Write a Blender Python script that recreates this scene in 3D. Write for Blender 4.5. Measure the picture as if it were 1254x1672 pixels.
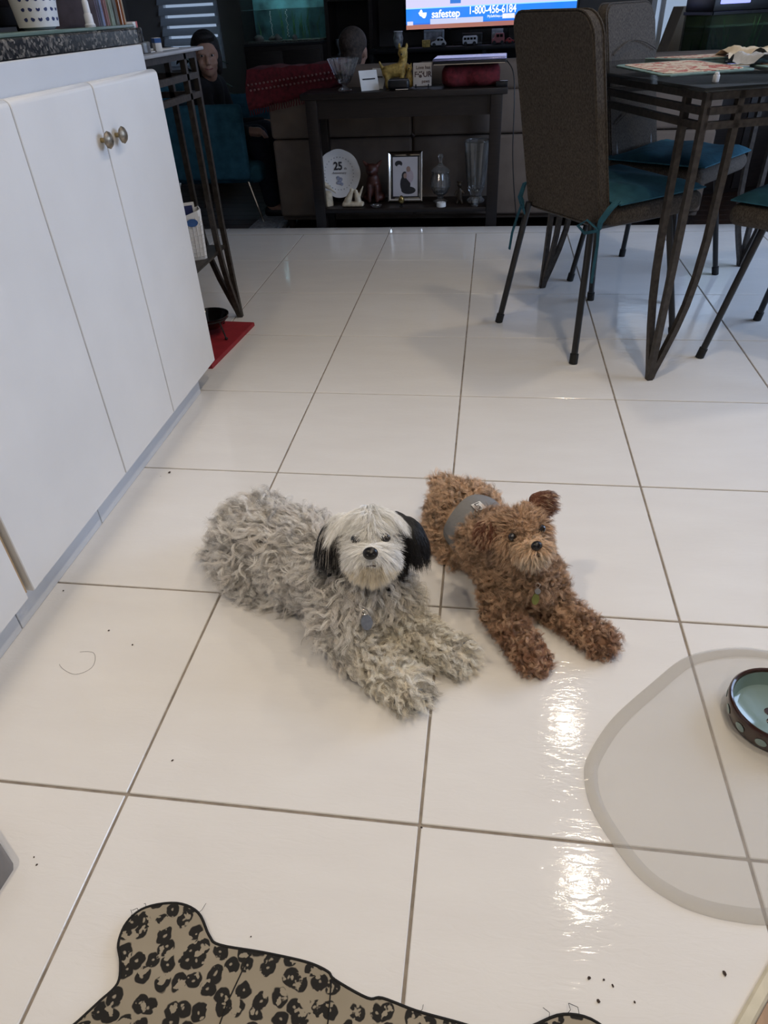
import bpy, bmesh, math, random
import numpy as np
from mathutils import Vector, Matrix

for o in list(bpy.data.objects):
    bpy.data.objects.remove(o)
SC = bpy.context.scene
COL = SC.collection
T = 0.45                      # floor tile pitch in metres
PI = math.pi
R = math.radians

# ------------------------------------------------------------------ camera
CAM = Vector((0.5085, -0.5270, 0.9572))
_pitch, _yaw, _roll = 0.63643, -0.163645, -0.0520155
_f = Vector((math.sin(_yaw)*math.cos(_pitch), math.cos(_yaw)*math.cos(_pitch), -math.sin(_pitch)))
_r0 = Vector((math.cos(_yaw), -math.sin(_yaw), 0))
_u0 = _r0.cross(_f)
_r = math.cos(_roll)*_r0 + math.sin(_roll)*_u0
_u = -math.sin(_roll)*_r0 + math.cos(_roll)*_u0
cd = bpy.data.cameras.new('camera')
cd.sensor_fit = 'VERTICAL'
cd.sensor_height = 24.0
cd.lens = 24.0*1121.51/1672.0
cd.clip_start = 0.02
cam = bpy.data.objects.new('camera', cd)
COL.objects.link(cam)
cam.matrix_world = Matrix(((_r.x, _u.x, -_f.x, CAM.x), (_r.y, _u.y, -_f.y, CAM.y), (_r.z, _u.z, -_f.z, CAM.z), (0, 0, 0, 1)))
SC.camera = cam

# ------------------------------------------------------------------ world, daylight, exposure
vs = SC.view_settings
vs.view_transform = 'Standard'
vs.look = 'None'
vs.exposure = 0.0
vs.gamma = 1.0
vs.use_curve_mapping = False
SC.cycles.max_bounces = 8
SC.cycles.diffuse_bounces = 4
SC.cycles.glossy_bounces = 3
SC.cycles.transmission_bounces = 6
SC.cycles.adaptive_threshold = 0.06
SC.cycles.transparent_max_bounces = 6
SC.cycles.caustics_reflective = False
SC.cycles.caustics_refractive = False
W = bpy.data.worlds.new('overcast_sky')
SC.world = W
W.use_nodes = True
W.node_tree.nodes['Background'].inputs[0].default_value = (0.55, 0.72, 1.0, 1)
W.node_tree.nodes['Background'].inputs[1].default_value = 0.6


def area(name, loc, look, sx, sy, energy, color):
    d = bpy.data.lights.new(name, 'AREA')
    d.shape = 'RECTANGLE'
    d.size, d.size_y = sx, sy
    d.energy = energy
    d.color = color
    o = bpy.data.objects.new(name, d)
    COL.objects.link(o)
    o.location = loc
    o.rotation_euler = Vector(look).to_track_quat('-Z', 'Y').to_euler()
    return o


# overcast daylight entering by the two windows (each lamp stands just outside its pane)
area('daylight_dining_window', (3.42, 2.0, 1.35), (-1, 0, -0.12), 2.0, 1.5, 80, (0.50, 0.67, 1.0))
area('daylight_garden_door', (2.42, 6.66, 1.0), (0, -1, 0), 1.1, 1.9, 7, (0.62, 0.78, 1.0))

LAMP_COLOR = (1.0, 0.84, 0.63)
LAMP_POWER = 36

# ------------------------------------------------------------------ mesh helpers


def new_obj(name, me, mat=None, parent=None, loc=(0, 0, 0), rot=(0, 0, 0), smooth=True):
    if mat is not None:
        me.materials.append(mat)
    if smooth:
        me.shade_smooth()
        try:
            me.set_sharp_from_angle(angle=R(38))
        except Exception:
            pass
    o = bpy.data.objects.new(name, me)
    COL.objects.link(o)
    o.location = loc
    o.rotation_euler = rot
    if parent is not None:
        o.parent = parent
    return o


def fin(bm, name, mat=None, parent=None, loc=(0, 0, 0), rot=(0, 0, 0), smooth=True):
    bmesh.ops.recalc_face_normals(bm, faces=bm.faces)
    me = bpy.data.meshes.new(name)
    bm.to_mesh(me)
    bm.free()
    return new_obj(name, me, mat, parent, loc, rot, smooth)


def B():
    return bmesh.new()


def box(bm, c, s, bevel=0.0, seg=2, rot=None):
    g = bmesh.ops.create_cube(bm, size=1.0)
    vs_ = g['verts']
    bmesh.ops.scale(bm, vec=Vector(s), verts=vs_)
    if bevel > 0:
        es = list({e for v in vs_ for e in v.link_edges})
        r_ = bmesh.ops.bevel(bm, geom=es, offset=min(bevel, min(s)*0.49), segments=seg, profile=0.5, affect='EDGES')
        vs_ = list({v for f in r_['faces'] for v in f.verts} | {v for v in vs_ if v.is_valid})
        # collect whole island
        seen = set(vs_)
        stack = list(vs_)
        while stack:
            v = stack.pop()
            for e in v.link_edges:
                w = e.other_vert(v)
                if w not in seen:
                    seen.add(w)
                    stack.append(w)
        vs_ = list(seen)
    if rot is not None:
        bmesh.ops.rotate(bm, cent=(0, 0, 0), matrix=rot, verts=vs_)
    bmesh.ops.translate(bm, vec=Vector(c), verts=vs_)
    return vs_


def tube(bm, pts, r, seg=8, closed=False, square=False, radii=None, flat=1.0):
    pts = [Vector(p) for p in pts]
    n = len(pts)
    seg = 4 if square else seg
    rings = []
    prev = None
    for i, p in enumerate(pts):
        if closed:
            t = (pts[(i+1) % n]-pts[i-1]).normalized()
        else:
            t = (pts[min(i+1, n-1)]-pts[max(i-1, 0)]).normalized()
        if prev is None:
            a = Vector((0, 0, 1)) if abs(t.z) < 0.9 else Vector((1, 0, 0))
            e1 = (a-t*a.dot(t)).normalized()
        else:
            e1 = (prev-t*prev.dot(t))
            e1 = e1.normalized() if e1.length > 1e-6 else t.orthogonal().normalized()
        prev = e1
        e2 = t.cross(e1)
        rr = radii[i] if radii else r
        ring = []
        for k in range(seg):
            a = 2*PI*(k+0.5 if square else k)/seg
            m = 1.414 if square else 1.0
            ring.append(bm.verts.new(p+rr*m*(math.cos(a)*e1*flat+math.sin(a)*e2)))
        rings.append(ring)
    m = n if closed else n-1
    for i in range(m):
        A, Bq = rings[i], rings[(i+1) % n]
        for k in range(seg):
            bm.faces.new((A[k], A[(k+1) % seg], Bq[(k+1) % seg], Bq[k]))
    if not closed:
        bm.faces.new(rings[0][::-1])
        bm.faces.new(rings[-1])
    return rings


def lathe(bm, prof, seg=24, c=(0, 0, 0), close=False, fr=None):
    """revolve (radius, height) pairs about z; fr(i, angle) may modulate the radius"""
    c = Vector(c)
    rings = []
    for i, (r_, z_) in enumerate(prof):
        if r_ < 1e-6:
            rings.append([bm.verts.new(c+Vector((0, 0, z_)))])
        else:
            ring = []
            for k in range(seg):
                a = 2*PI*k/seg
                q = r_*(fr(i, a) if fr else 1.0)
                ring.append(bm.verts.new(c+Vector((q*math.cos(a), q*math.sin(a), z_))))
            rings.append(ring)
    for i in range(len(rings)-1):
        A, D = rings[i], rings[i+1]
        for k in range(seg):
            k2 = (k+1) % seg
            if len(A) == 1 and len(D) == 1:
                continue
            if len(A) == 1:
                bm.faces.new((A[0], D[k2], D[k]))
            elif len(D) == 1:
                bm.faces.new((A[k], A[k2], D[0]))
            else:
                bm.faces.new((A[k], A[k2], D[k2], D[k]))
    return rings


def prism(bm, outline, z0, z1, inset=0.0):
    """vertical prism on a plan outline; inset > 0 gives a chamfered upper edge"""
    lo = [bm.verts.new((x, y, z0)) for x, y in outline]
    hi = [bm.verts.new((x, y, z1 if inset == 0 else z1-inset)) for x, y in outline]
    n = len(outline)
    for i in range(n):
        j = (i+1) % n
        bm.faces.new((lo[i], lo[j], hi[j], hi[i]))
    if inset > 0:
        cx = sum(p[0] for p in outline)/n
        cy = sum(p[1] for p in outline)/n
        area2 = sum(outline[i][0]*outline[(i+1) % n][1]-outline[(i+1) % n][0]*outline[i][1] for i in range(n))
        sg = 1 if area2 > 0 else -1
        top = []
        for i in range(n):
            a = Vector(outline[i-1])
            b = Vector(outline[i])
            c_ = Vector(outline[(i+1) % n])
            t = (c_-a).normalized()
            nn = Vector((-t.y, t.x))*sg
            top.append(bm.verts.new((b.x+nn.x*inset, b.y+nn.y*inset, z1)))
        for i in range(n):
            j = (i+1) % n
            bm.faces.new((hi[i], hi[j], top[j], top[i]))
        hi = top
    bm.faces.new(lo[::-1])
    bm.faces.new(hi)


_SPH = {}


def _sphere(seg, rings):
    if (seg, rings) not in _SPH:
        v = [Vector((0, 0, 1))]
        for i in range(1, rings):
            p = PI*i/rings
            v += [Vector((math.sin(p)*math.cos(2*PI*k/seg), math.sin(p)*math.sin(2*PI*k/seg), math.cos(p))) for k in range(seg)]
        v.append(Vector((0, 0, -1)))
        f = []
        for k in range(seg):
            f.append((0, 1+k, 1+(k+1) % seg))
            for i in range(rings-2):
                a, c = 1+i*seg, 1+(i+1)*seg
                f.append((a+k, c+k, c+(k+1) % seg, a+(k+1) % seg))
            f.append((len(v)-1, len(v)-1-seg+(k+1) % seg, len(v)-1-seg+k))
        _SPH[(seg, rings)] = (v, f)
    return _SPH[(seg, rings)]


def ellipsoid(bm, c, rad, rot=None, seg=16, rings=10):
    v, f = _sphere(seg, rings)
    c = Vector(c)
    out = []
    for p in v:
        q = Vector((p.x*rad[0], p.y*rad[1], p.z*rad[2]))
        if rot is not None:
            q = rot @ q
        out.append(bm.verts.new(c+q))
    for t in f:
        bm.faces.new([out[i] for i in t])


def capsule(bm, p0, r0, p1, r1, n=None):
    p0, p1 = Vector(p0), Vector(p1)
    L = (p1-p0).length
    n = n or max(3, int(L/(0.3*min(r0, r1)))+1)
    for i in range(n+1):
        t = i/n
        r_ = r0+(r1-r0)*t
        ellipsoid(bm, p0.lerp(p1, t), (r_, r_, r_), seg=14, rings=9)


# a scratch scene in which modifiers and text are evaluated without touching the main one
SCR = bpy.data.scenes.new('scratch')


def evaluate(o):
    SCR.collection.objects.link(o)
    vl = SCR.view_layers[0]
    vl.update()
    me = bpy.data.meshes.new_from_object(o.evaluated_get(vl.depsgraph))
    bpy.data.objects.remove(o)
    return me


def blob(name, bm, voxel=0.005, smooth=6, factor=0.5):
    """fuse the overlapping lumps in bm into one continuous skin"""
    me = bpy.data.meshes.new(name+'_lumps')
    bm.to_mesh(me)
    bm.free()
    o = bpy.data.objects.new(name+'_lumps', me)
    m = o.modifiers.new('r', 'REMESH')
    m.mode = 'VOXEL'
    m.voxel_size = voxel
    s = o.modifiers.new('s', 'SMOOTH')
    s.iterations = smooth
    s.factor = factor
    out = evaluate(o)
    out.name = name
    bpy.data.meshes.remove(me)
    return out


def text_mesh(name, s, size, mat, parent=None, loc=(0, 0, 0), rot=(0, 0, 0), extrude=0.0004, align='CENTER', bold=0.0, sx=1.0, shear=0.0):
    c = bpy.data.curves.new(name, 'FONT')
    c.body = s
    c.size = size
    c.extrude = extrude
    c.align_x = align
    c.align_y = 'CENTER'
    c.offset = bold
    c.shear = shear
    me = evaluate(bpy.data.objects.new(name, c))
    bpy.data.curves.remove(c)
    me.materials.clear()
    for v in me.vertices:
        v.co.x *= sx
    return new_obj(name, me, mat, parent, loc, rot, smooth=False)


def tag(o, label=None, cat=None, group=None, kind=None):
    if label:
        o['label'] = label
    if cat:
        o['category'] = cat
    if group:
        o['group'] = group
    if kind:
        o['kind'] = kind
    return o


def thing(name, label, cat, loc=(0, 0, 0), rz=0.0, group=None):
    o = bpy.data.objects.new(name, None)
    o.empty_display_size = 0.05
    COL.objects.link(o)
    o.location = loc
    o.rotation_euler = (0, 0, rz)
    return tag(o, label, cat, group)


def copy_tree(o, parent=None):
    c = o.copy()
    COL.objects.link(c)
    if parent is not None:
        c.parent = parent
    for ch in list(o.children):
        copy_tree(ch, c)
    return c


# ------------------------------------------------------------------ material helpers


def rgb(r_, g, b):
    def l(c):
        c = c/255.0
        return c/12.92 if c <= 0.04045 else ((c+0.055)/1.055)**2.4
    return (l(r_), l(g), l(b))


def pm(name, col, rough=0.5, metal=0.0, spec=0.5, var=0.0, vscale=8.0, bump=0.0, bscale=60.0, bdist=0.002, emit=None, estr=0.0,
       trans=0.0, alpha=1.0, ior=1.45, coat=0.0, sheen=0.0, stretch=(1, 1, 1), coord='Object', detail=4.0):
    m = bpy.data.materials.new(name)
    m.use_nodes = True
    nt = m.node_tree
    b = nt.nodes['Principled BSDF']
    b.inputs['Base Color'].default_value = (*col, 1)
    b.inputs['Roughness'].default_value = rough
    b.inputs['Metallic'].default_value = metal
    b.inputs['Specular IOR Level'].default_value = spec
    b.inputs['Transmission Weight'].default_value = trans
    b.inputs['Alpha'].default_value = alpha
    b.inputs['IOR'].default_value = ior
    b.inputs['Coat Weight'].default_value = coat
    b.inputs['Sheen Weight'].default_value = sheen
    if emit:
        b.inputs['Emission Color'].default_value = (*emit, 1)
        b.inputs['Emission Strength'].default_value = estr
    if var or bump:
        tc = nt.nodes.new('ShaderNodeTexCoord')
        mp = nt.nodes.new('ShaderNodeMapping')
        mp.inputs['Scale'].default_value = stretch
        nt.links.new(tc.outputs[coord], mp.inputs[0])
    if var:
        n = nt.nodes.new('ShaderNodeTexNoise')
        n.inputs['Scale'].default_value = vscale
        n.inputs['Detail'].default_value = detail
        nt.links.new(mp.outputs[0], n.inputs['Vector'])
        mx = nt.nodes.new('ShaderNodeMix')
        mx.data_type = 'RGBA'
        mx.inputs[6].default_value = (*[max(0, c*(1-var)) for c in col], 1)
        mx.inputs[7].default_value = (*[min(1, c*(1+var)) for c in col], 1)
        cr = nt.nodes.new('ShaderNodeValToRGB')
        cr.color_ramp.elements[0].position = 0.3
        cr.color_ramp.elements[1].position = 0.7
        nt.links.new(n.outputs[0], cr.inputs[0])
        nt.links.new(cr.outputs[0], mx.inputs[0])
        nt.links.new(mx.outputs[2], b.inputs['Base Color'])
    if bump:
        n2 = nt.nodes.new('ShaderNodeTexNoise')
        n2.inputs['Scale'].default_value = bscale
        n2.inputs['Detail'].default_value = 4
        nt.links.new(mp.outputs[0], n2.inputs['Vector'])
        bp = nt.nodes.new('ShaderNodeBump')
        bp.inputs['Strength'].default_value = bump
        bp.inputs['Distance'].default_value = bdist
        nt.links.new(n2.outputs[0], bp.inputs['Height'])
        nt.links.new(bp.outputs[0], b.inputs['Normal'])
    return m


def floor_tile_mat():
    m = pm('glazed_white_tile', (0.80, 0.775, 0.74), rough=0.065, spec=0.5)
    nt = m.node_tree
    b = nt.nodes['Principled BSDF']
    tc = nt.nodes.new('ShaderNodeNewGeometry')
    mp = nt.nodes.new('ShaderNodeMapping')
    mp.inputs['Rotation'].default_value = (0, 0, R(-40))
    mp.inputs['Scale'].default_value = (1.0, 3.2, 1.0)
    nt.links.new(tc.outputs['Position'], mp.inputs[0])
    n = nt.nodes.new('ShaderNodeTexNoise')
    n.inputs['Scale'].default_value = 26
    n.inputs['Detail'].default_value = 3
    n.inputs['Roughness'].default_value = 0.5
    n.inputs['Distortion'].default_value = 1.2
    nt.links.new(mp.outputs[0], n.inputs['Vector'])
    bp = nt.nodes.new('ShaderNodeBump')
    bp.inputs['Strength'].default_value = 0.17
    bp.inputs['Distance'].default_value = 0.0022
    nt.links.new(n.outputs[0], bp.inputs['Height'])
    nt.links.new(bp.outputs[0], b.inputs['Normal'])
    # cloudy veining of the glaze
    n2 = nt.nodes.new('ShaderNodeTexNoise')
    n2.inputs['Scale'].default_value = 5
    n2.inputs['Detail'].default_value = 6
    nt.links.new(mp.outputs[0], n2.inputs['Vector'])
    mx = nt.nodes.new('ShaderNodeMix')
    mx.data_type = 'RGBA'
    mx.inputs[6].default_value = (0.75, 0.72, 0.69, 1)
    mx.inputs[7].default_value = (0.83, 0.81, 0.78, 1)
    nt.links.new(n2.outputs[0], mx.inputs[0])
    nt.links.new(mx.outputs[2], b.inputs['Base Color'])
    return m


def granite_mat():
    m = pm('dark_speckled_granite', (0.03, 0.03, 0.03), rough=0.18)
    nt = m.node_tree
    b = nt.nodes['Principled BSDF']
    tc = nt.nodes.new('ShaderNodeTexCoord')
    v = nt.nodes.new('ShaderNodeTexVoronoi')
    v.inputs['Scale'].default_value = 170
    nt.links.new(tc.outputs['Object'], v.inputs['Vector'])
    n = nt.nodes.new('ShaderNodeTexNoise')
    n.inputs['Scale'].default_value = 60
    n.inputs['Detail'].default_value = 6
    nt.links.new(tc.outputs['Object'], n.inputs['Vector'])
    mixv = nt.nodes.new('ShaderNodeMath')
    mixv.operation = 'MULTIPLY'
    sep = nt.nodes.new('ShaderNodeSeparateColor')
    nt.links.new(v.outputs['Color'], sep.inputs[0])
    nt.links.new(sep.outputs[0], mixv.inputs[0])
    nt.links.new(n.outputs[0], mixv.inputs[1])
    cr = nt.nodes.new('ShaderNodeValToRGB')
    e = cr.color_ramp.elements
    e[0].position = 0.12
    e[0].color = (0.008, 0.008, 0.009, 1)
    e[1].position = 0.55
    e[1].color = (0.20, 0.18, 0.155, 1)
    k = e.new(0.32)
    k.color = (0.045, 0.042, 0.04, 1)
    nt.links.new(mixv.outputs[0], cr.inputs[0])
    nt.links.new(cr.outputs[0], b.inputs['Base Color'])
    return m


def leopard_mat():
    m = pm('leopard_print_fabric', (0.3, 0.27, 0.2), rough=0.85, spec=0.2)
    nt = m.node_tree
    b = nt.nodes['Principled BSDF']
    tc = nt.nodes.new('ShaderNodeTexCoord')
    nz = nt.nodes.new('ShaderNodeTexNoise')
    nz.inputs['Scale'].default_value = 52
    nz.inputs['Detail'].default_value = 2
    nt.links.new(tc.outputs['Object'], nz.inputs['Vector'])
    add = nt.nodes.new('ShaderNodeVectorMath')
    add.operation = 'MULTIPLY_ADD'
    add.inputs[1].default_value = (0.013, 0.013, 0)
    nt.links.new(nz.outputs['Color'], add.inputs[0])
    nt.links.new(tc.outputs['Object'], add.inputs[2])
    v = nt.nodes.new('ShaderNodeTexVoronoi')
    v.voronoi_dimensions = '2D'
    v.inputs['Scale'].default_value = 46
    v.inputs['Randomness'].default_value = 0.75
    nt.links.new(add.outputs[0], v.inputs['Vector'])
    cr = nt.nodes.new('ShaderNodeValToRGB')
    cr.color_ramp.interpolation = 'LINEAR'
    e = cr.color_ramp.elements
    e[0].position = 0.05
    e[0].color = (0, 0, 0, 1)
    e[1].position = 0.47
    e[1].color = (0, 0, 0, 1)
    for q, c in ((0.10, 1), (0.42, 1)):
        k = e.new(q)
        k.color = (c, c, c, 1)
    nt.links.new(v.outputs['Distance'], cr.inputs[0])
    # gaps in the rosettes
    nz2 = nt.nodes.new('ShaderNodeTexNoise')
    nz2.inputs['Scale'].default_value = 80
    nt.links.new(tc.outputs['Object'], nz2.inputs['Vector'])
    cr2 = nt.nodes.new('ShaderNodeValToRGB')
    cr2.color_ramp.elements[0].position = 0.40
    cr2.color_ramp.elements[1].position = 0.425
    nt.links.new(nz2.outputs[0], cr2.inputs[0])
    mul = nt.nodes.new('ShaderNodeMath')
    mul.operation = 'MULTIPLY'
    nt.links.new(cr.outputs[0], mul.inputs[0])
    nt.links.new(cr2.outputs[0], mul.inputs[1])
    nz3 = nt.nodes.new('ShaderNodeTexNoise')
    nz3.inputs['Scale'].default_value = 12
    nt.links.new(tc.outputs['Object'], nz3.inputs['Vector'])
    base = nt.nodes.new('ShaderNodeMix')
    base.data_type = 'RGBA'
    base.inputs[6].default_value = (0.27, 0.23, 0.165, 1)
    base.inputs[7].default_value = (0.36, 0.31, 0.235, 1)
    nt.links.new(nz3.outputs[0], base.inputs[0])
    mx = nt.nodes.new('ShaderNodeMix')
    mx.data_type = 'RGBA'
    mx.inputs[7].default_value = (0.022, 0.020, 0.018, 1)
    nt.links.new(mul.outputs[0], mx.inputs[0])
    nt.links.new(base.outputs[2], mx.inputs[6])
    nt.links.new(mx.outputs[2], b.inputs['Base Color'])
    return m


def clear_plastic(name, milk, col=(0.7, 0.68, 0.64)):
    m = bpy.data.materials.new(name)
    m.use_nodes = True
    nt = m.node_tree
    b = nt.nodes['Principled BSDF']
    b.inputs['Base Color'].default_value = (*col, 1)
    b.inputs['Roughness'].default_value = 0.28
    b.inputs['Alpha'].default_value = milk
    return m


def cloth_pattern(name, cols, scale):
    """floral print: blotches of several colours"""
    m = pm(name, cols[0], rough=0.8, spec=0.2)
    nt = m.node_tree
    b = nt.nodes['Principled BSDF']
    tc = nt.nodes.new('ShaderNodeTexCoord')
    n = nt.nodes.new('ShaderNodeTexNoise')
    n.inputs['Scale'].default_value = scale
    n.inputs['Detail'].default_value = 3
    n.inputs['Distortion'].default_value = 1.5
    nt.links.new(tc.outputs['Object'], n.inputs['Vector'])
    cr = nt.nodes.new('ShaderNodeValToRGB')
    cr.color_ramp.interpolation = 'CONSTANT'
    e = cr.color_ramp.elements
    e[0].position = 0.0
    e[0].color = (*cols[0], 1)
    e[1].position = 0.42
    e[1].color = (*cols[1], 1)
    for k, c in enumerate(cols[2:]):
        x = e.new(0.52+0.08*k)
        x.color = (*c, 1)
    nt.links.new(n.outputs[0], cr.inputs[0])
    nt.links.new(cr.outputs[0], b.inputs['Base Color'])
    return m


M = dict(
    tile=floor_tile_mat(),
    grout=pm('grey_brown_grout', (0.29, 0.25, 0.21), rough=0.9, var=0.3, vscale=30),
    white_lam=pm('white_laminate', (0.76, 0.76, 0.76), rough=0.20, var=0.03, vscale=6, bump=0.03, bscale=40),
    carcass=pm('white_carcass_board', (0.62, 0.64, 0.67), rough=0.5, var=0.03, vscale=5),
    tan_edge=pm('tan_wood_edge', (0.42, 0.29, 0.16), rough=0.6, var=0.15, vscale=40),
    granite=granite_mat(),
    bronze=pm('aged_bronze', (0.23, 0.19, 0.14), rough=0.38, metal=0.8, var=0.5, vscale=90, bump=0.5, bscale=140, bdist=0.001),
    brass_stem=pm('brass_stem', (0.35, 0.27, 0.13), rough=0.4, metal=0.8, var=0.2, vscale=60),
    iron=pm('hammered_dark_iron', (0.050, 0.042, 0.036), rough=0.42, metal=0.35, var=0.35, vscale=70, bump=0.35, bscale=90, bdist=0.001),
    chair_leg=pm('black_painted_steel', (0.012, 0.012, 0.013), rough=0.35, var=0.2, vscale=40),
    rubber=pm('black_rubber', (0.010, 0.010, 0.010), rough=0.7, var=0.2, vscale=40),
    tweed=pm('brown_tweed_upholstery', (0.062, 0.052, 0.043), rough=0.9, spec=0.2, var=0.45, vscale=320, bump=0.5, bscale=420, bdist=0.001, stretch=(1, 1, 0.45), detail=2),
    teal=pm('teal_cotton', (0.024, 0.088, 0.125), rough=0.85, spec=0.2, var=0.25, vscale=20, bump=0.3, bscale=60, bdist=0.004),
    smoked_glass=pm('smoked_glass', (0.010, 0.012, 0.012), rough=0.03, alpha=0.72, spec=0.6, var=0.1, vscale=3),
    wood_dark=pm('espresso_wood', (0.013, 0.008, 0.006), rough=0.45, var=0.4, vscale=14, stretch=(1, 1, 9)),
    sofa=pm('taupe_microfibre', (0.170, 0.132, 0.105), rough=0.92, spec=0.15, var=0.12, vscale=9, bump=0.2, bscale=50),
    plank=pm('dark_parquet', (0.030, 0.014, 0.008), rough=0.35, var=0.4, vscale=6, stretch=(8, 1, 1)),
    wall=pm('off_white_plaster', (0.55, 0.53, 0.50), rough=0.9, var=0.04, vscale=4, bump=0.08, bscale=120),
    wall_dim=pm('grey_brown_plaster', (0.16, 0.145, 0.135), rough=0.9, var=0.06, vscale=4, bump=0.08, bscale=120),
    ceil=pm('white_ceiling_paint', (0.7, 0.69, 0.67), rough=0.95, var=0.03, vscale=4),
    black=pm('black_plastic', (0.008, 0.008, 0.009), rough=0.4, var=0.2, vscale=20),
    black_gloss=pm('black_gloss', (0.006, 0.006, 0.007), rough=0.08, var=0.1, vscale=10),
    white_plastic=pm('white_plastic', (0.72, 0.73, 0.75), rough=0.4, var=0.04, vscale=20),
    crystal=pm('cut_crystal', (0.90, 0.92, 0.93), rough=0.05, trans=0.92, ior=1.5, var=0.05, vscale=30),
    silver=pm('polished_silver', (0.78, 0.72, 0.64), rough=0.10, metal=1.0, var=0.05, vscale=20),
    porcelain=pm('white_porcelain', (0.70, 0.68, 0.66), rough=0.15, var=0.03, vscale=12),
    cream=pm('cream_ceramic', (0.55, 0.47, 0.34), rough=0.35, var=0.25, vscale=40),
    gold=pm('straw_gold_resin', (0.40, 0.27, 0.07), rough=0.6, var=0.5, vscale=60, bump=0.6, bscale=120, bdist=0.004),
    paper=pm('white_paper', (0.72, 0.71, 0.68), rough=0.8, var=0.06, vscale=20),
    ink=pm('dark_ink', (0.03, 0.028, 0.03), rough=0.7, var=0.2, vscale=40),
    grey_ink=pm('grey_ink', (0.16, 0.15, 0.16), rough=0.7, var=0.3, vscale=60),
    red_cloth=pm('dark_red_knit', (0.10, 0.008, 0.012), rough=0.9, var=0.4, vscale=45, bump=0.6, bscale=70, bdist=0.006),
    redmat=pm('red_rubber_mat', (0.30, 0.022, 0.030), rough=0.55, var=0.12, vscale=30, bump=0.1, bscale=160),
    navy=pm('navy_print', (0.02, 0.03, 0.12), rough=0.5, var=0.2, vscale=30),
    mid_blue=pm('blue_print', (0.03, 0.10, 0.30), rough=0.5, var=0.15, vscale=30),
    orange=pm('orange_board', (0.30, 0.10, 0.03), rough=0.6, var=0.2, vscale=20),
    leopard=leopard_mat(),
    black_trim=pm('black_edge_binding', (0.012, 0.011, 0.010), rough=0.9, var=0.3, vscale=90, bump=0.5, bscale=200),
    clear=clear_plastic('clear_vinyl', 0.17, (0.62, 0.60, 0.565)),
    clear_rim=clear_plastic('clear_vinyl_rim', 0.17, (0.66, 0.64, 0.61)),
    brown_glaze=pm('brown_glaze', (0.035, 0.013, 0.009), rough=0.12, coat=0.4, var=0.15, vscale=20),
    aqua_glaze=pm('aqua_glaze', (0.20, 0.285, 0.275), rough=0.12, coat=0.4, var=0.05, vscale=10),
    lamp_trim=pm('white_lamp_trim', (0.8, 0.8, 0.8), rough=0.5, var=0.02, vscale=10),
)

# ================================================================== the setting
def struct(name, bm, mat, parent=None, smooth=False, **k):
    o = fin(bm, name, mat, parent, smooth=smooth, **k)
    if parent is None:
        o['kind'] = 'structure'
    return o


# tiled kitchen floor: mortar bed with one object per tile
b = B()
box(b, (0.65, 0.38, -0.058), (5.3, 5.56, 0.110))
floor = struct('floor', b, M['grout'])
b = B()
box(b, (0, 0, -0.006), (T-0.0045, T-0.0045, 0.012), bevel=0.0012, seg=1)
first = None
for i in range(-4, 7):
    for j in range(-5, 7):
        loc = ((i+0.5)*T, (j+0.5)*T, 0)
        if first is None:
            first = fin(b, 'tile', M['tile'], floor, loc=loc, smooth=False)
        else:
            c = first.copy()
            COL.objects.link(c)
            c.location = loc
# step edge: bullnose tiles above the sunken living room
b = B()
box(b, (0.65, 3.225, -0.065), (5.3, 0.125, 0.095))
nosing = struct('trim_1', b, M['grout'])
for k, (x0, x1) in enumerate(((-2.0, -0.9), (-0.9, 0.0), (0.0, 0.9), (0.9, 1.8), (1.8, 3.3))):
    b = B()
    prof = [(3.1635, -0.014), (3.1635, -0.0004), (3.281, -0.0004), (3.290, -0.003), (3.297, -0.010), (3.300, -0.020), (3.300, -0.06), (3.289, -0.06), (3.289, -0.014)]
    A = [b.verts.new((x0+0.002, y, z)) for y, z in prof]
    D = [b.verts.new((x1-0.002, y, z)) for y, z in prof]
    n = len(prof)
    for q in range(n):
        b.faces.new((A[q], A[(q+1) % n], D[(q+1) % n], D[q]))
    b.faces.new(A[::-1])
    b.faces.new(D)
    fin(b, 'tile', M['tile'], nosing, smooth=True)

# sunken living-room floor with planks
ZL = -0.20
b = B()
box(b, (0.4, 4.95, ZL-0.05), (6.2, 3.32, 0.07))
lfloor = struct('floor_living', b, M['wood_dark'])
random.seed(3)
for k in range(26):
    y0 = 3.30+k*0.125
    for (x0, x1) in ((-2.7, -1.1+0.5*((k*7) % 5)/5), (-1.1+0.5*((k*7) % 5)/5, 1.2), (1.2, 3.4)):
        b = B()
        box(b, ((x0+x1)/2, y0+0.0625, ZL-0.0075), (x1-x0-0.003, 0.122, 0.015), bevel=0.002, seg=1)
        fin(b, 'plank', M['plank'], lfloor, smooth=False)

# walls, ceiling
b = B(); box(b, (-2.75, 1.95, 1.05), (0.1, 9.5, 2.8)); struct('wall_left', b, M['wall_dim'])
b = B(); box(b, (0.4, -2.55, 1.05), (6.4, 0.1, 2.8)); struct('wall_front', b, M['wall'])
b = B()
for (y0, y1, z0, z1) in ((-2.5, 1.0, -0.3, 2.44), (3.0, 6.7, -0.3, 2.44), (1.0, 3.0, -0.3, 0.60), (1.0, 3.0, 2.1, 2.44)):
    box(b, (3.40, (y0+y1)/2, (z0+z1)/2), (0.1, y1-y0, z1-z0))
struct('wall_right', b, M['wall'])
b = B()
for (x0, x1, z0, z1) in ((-2.7, -2.42, -0.3, 2.44), (-1.88, 1.73, -0.3, 2.44), (2.95, 3.35, -0.3, 2.44), (-2.42, -1.88, -0.3, 0.55), (-2.42, -1.88, 1.9, 2.44), (1.73, 2.95, -0.3, -0.19), (1.73, 2.95, 2.0, 2.44)):
    box(b, ((x0+x1)/2, 6.60, (z0+z1)/2), (x1-x0, 0.1, z1-z0))
struct('wall_back', b, M['wall_dim'])
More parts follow.
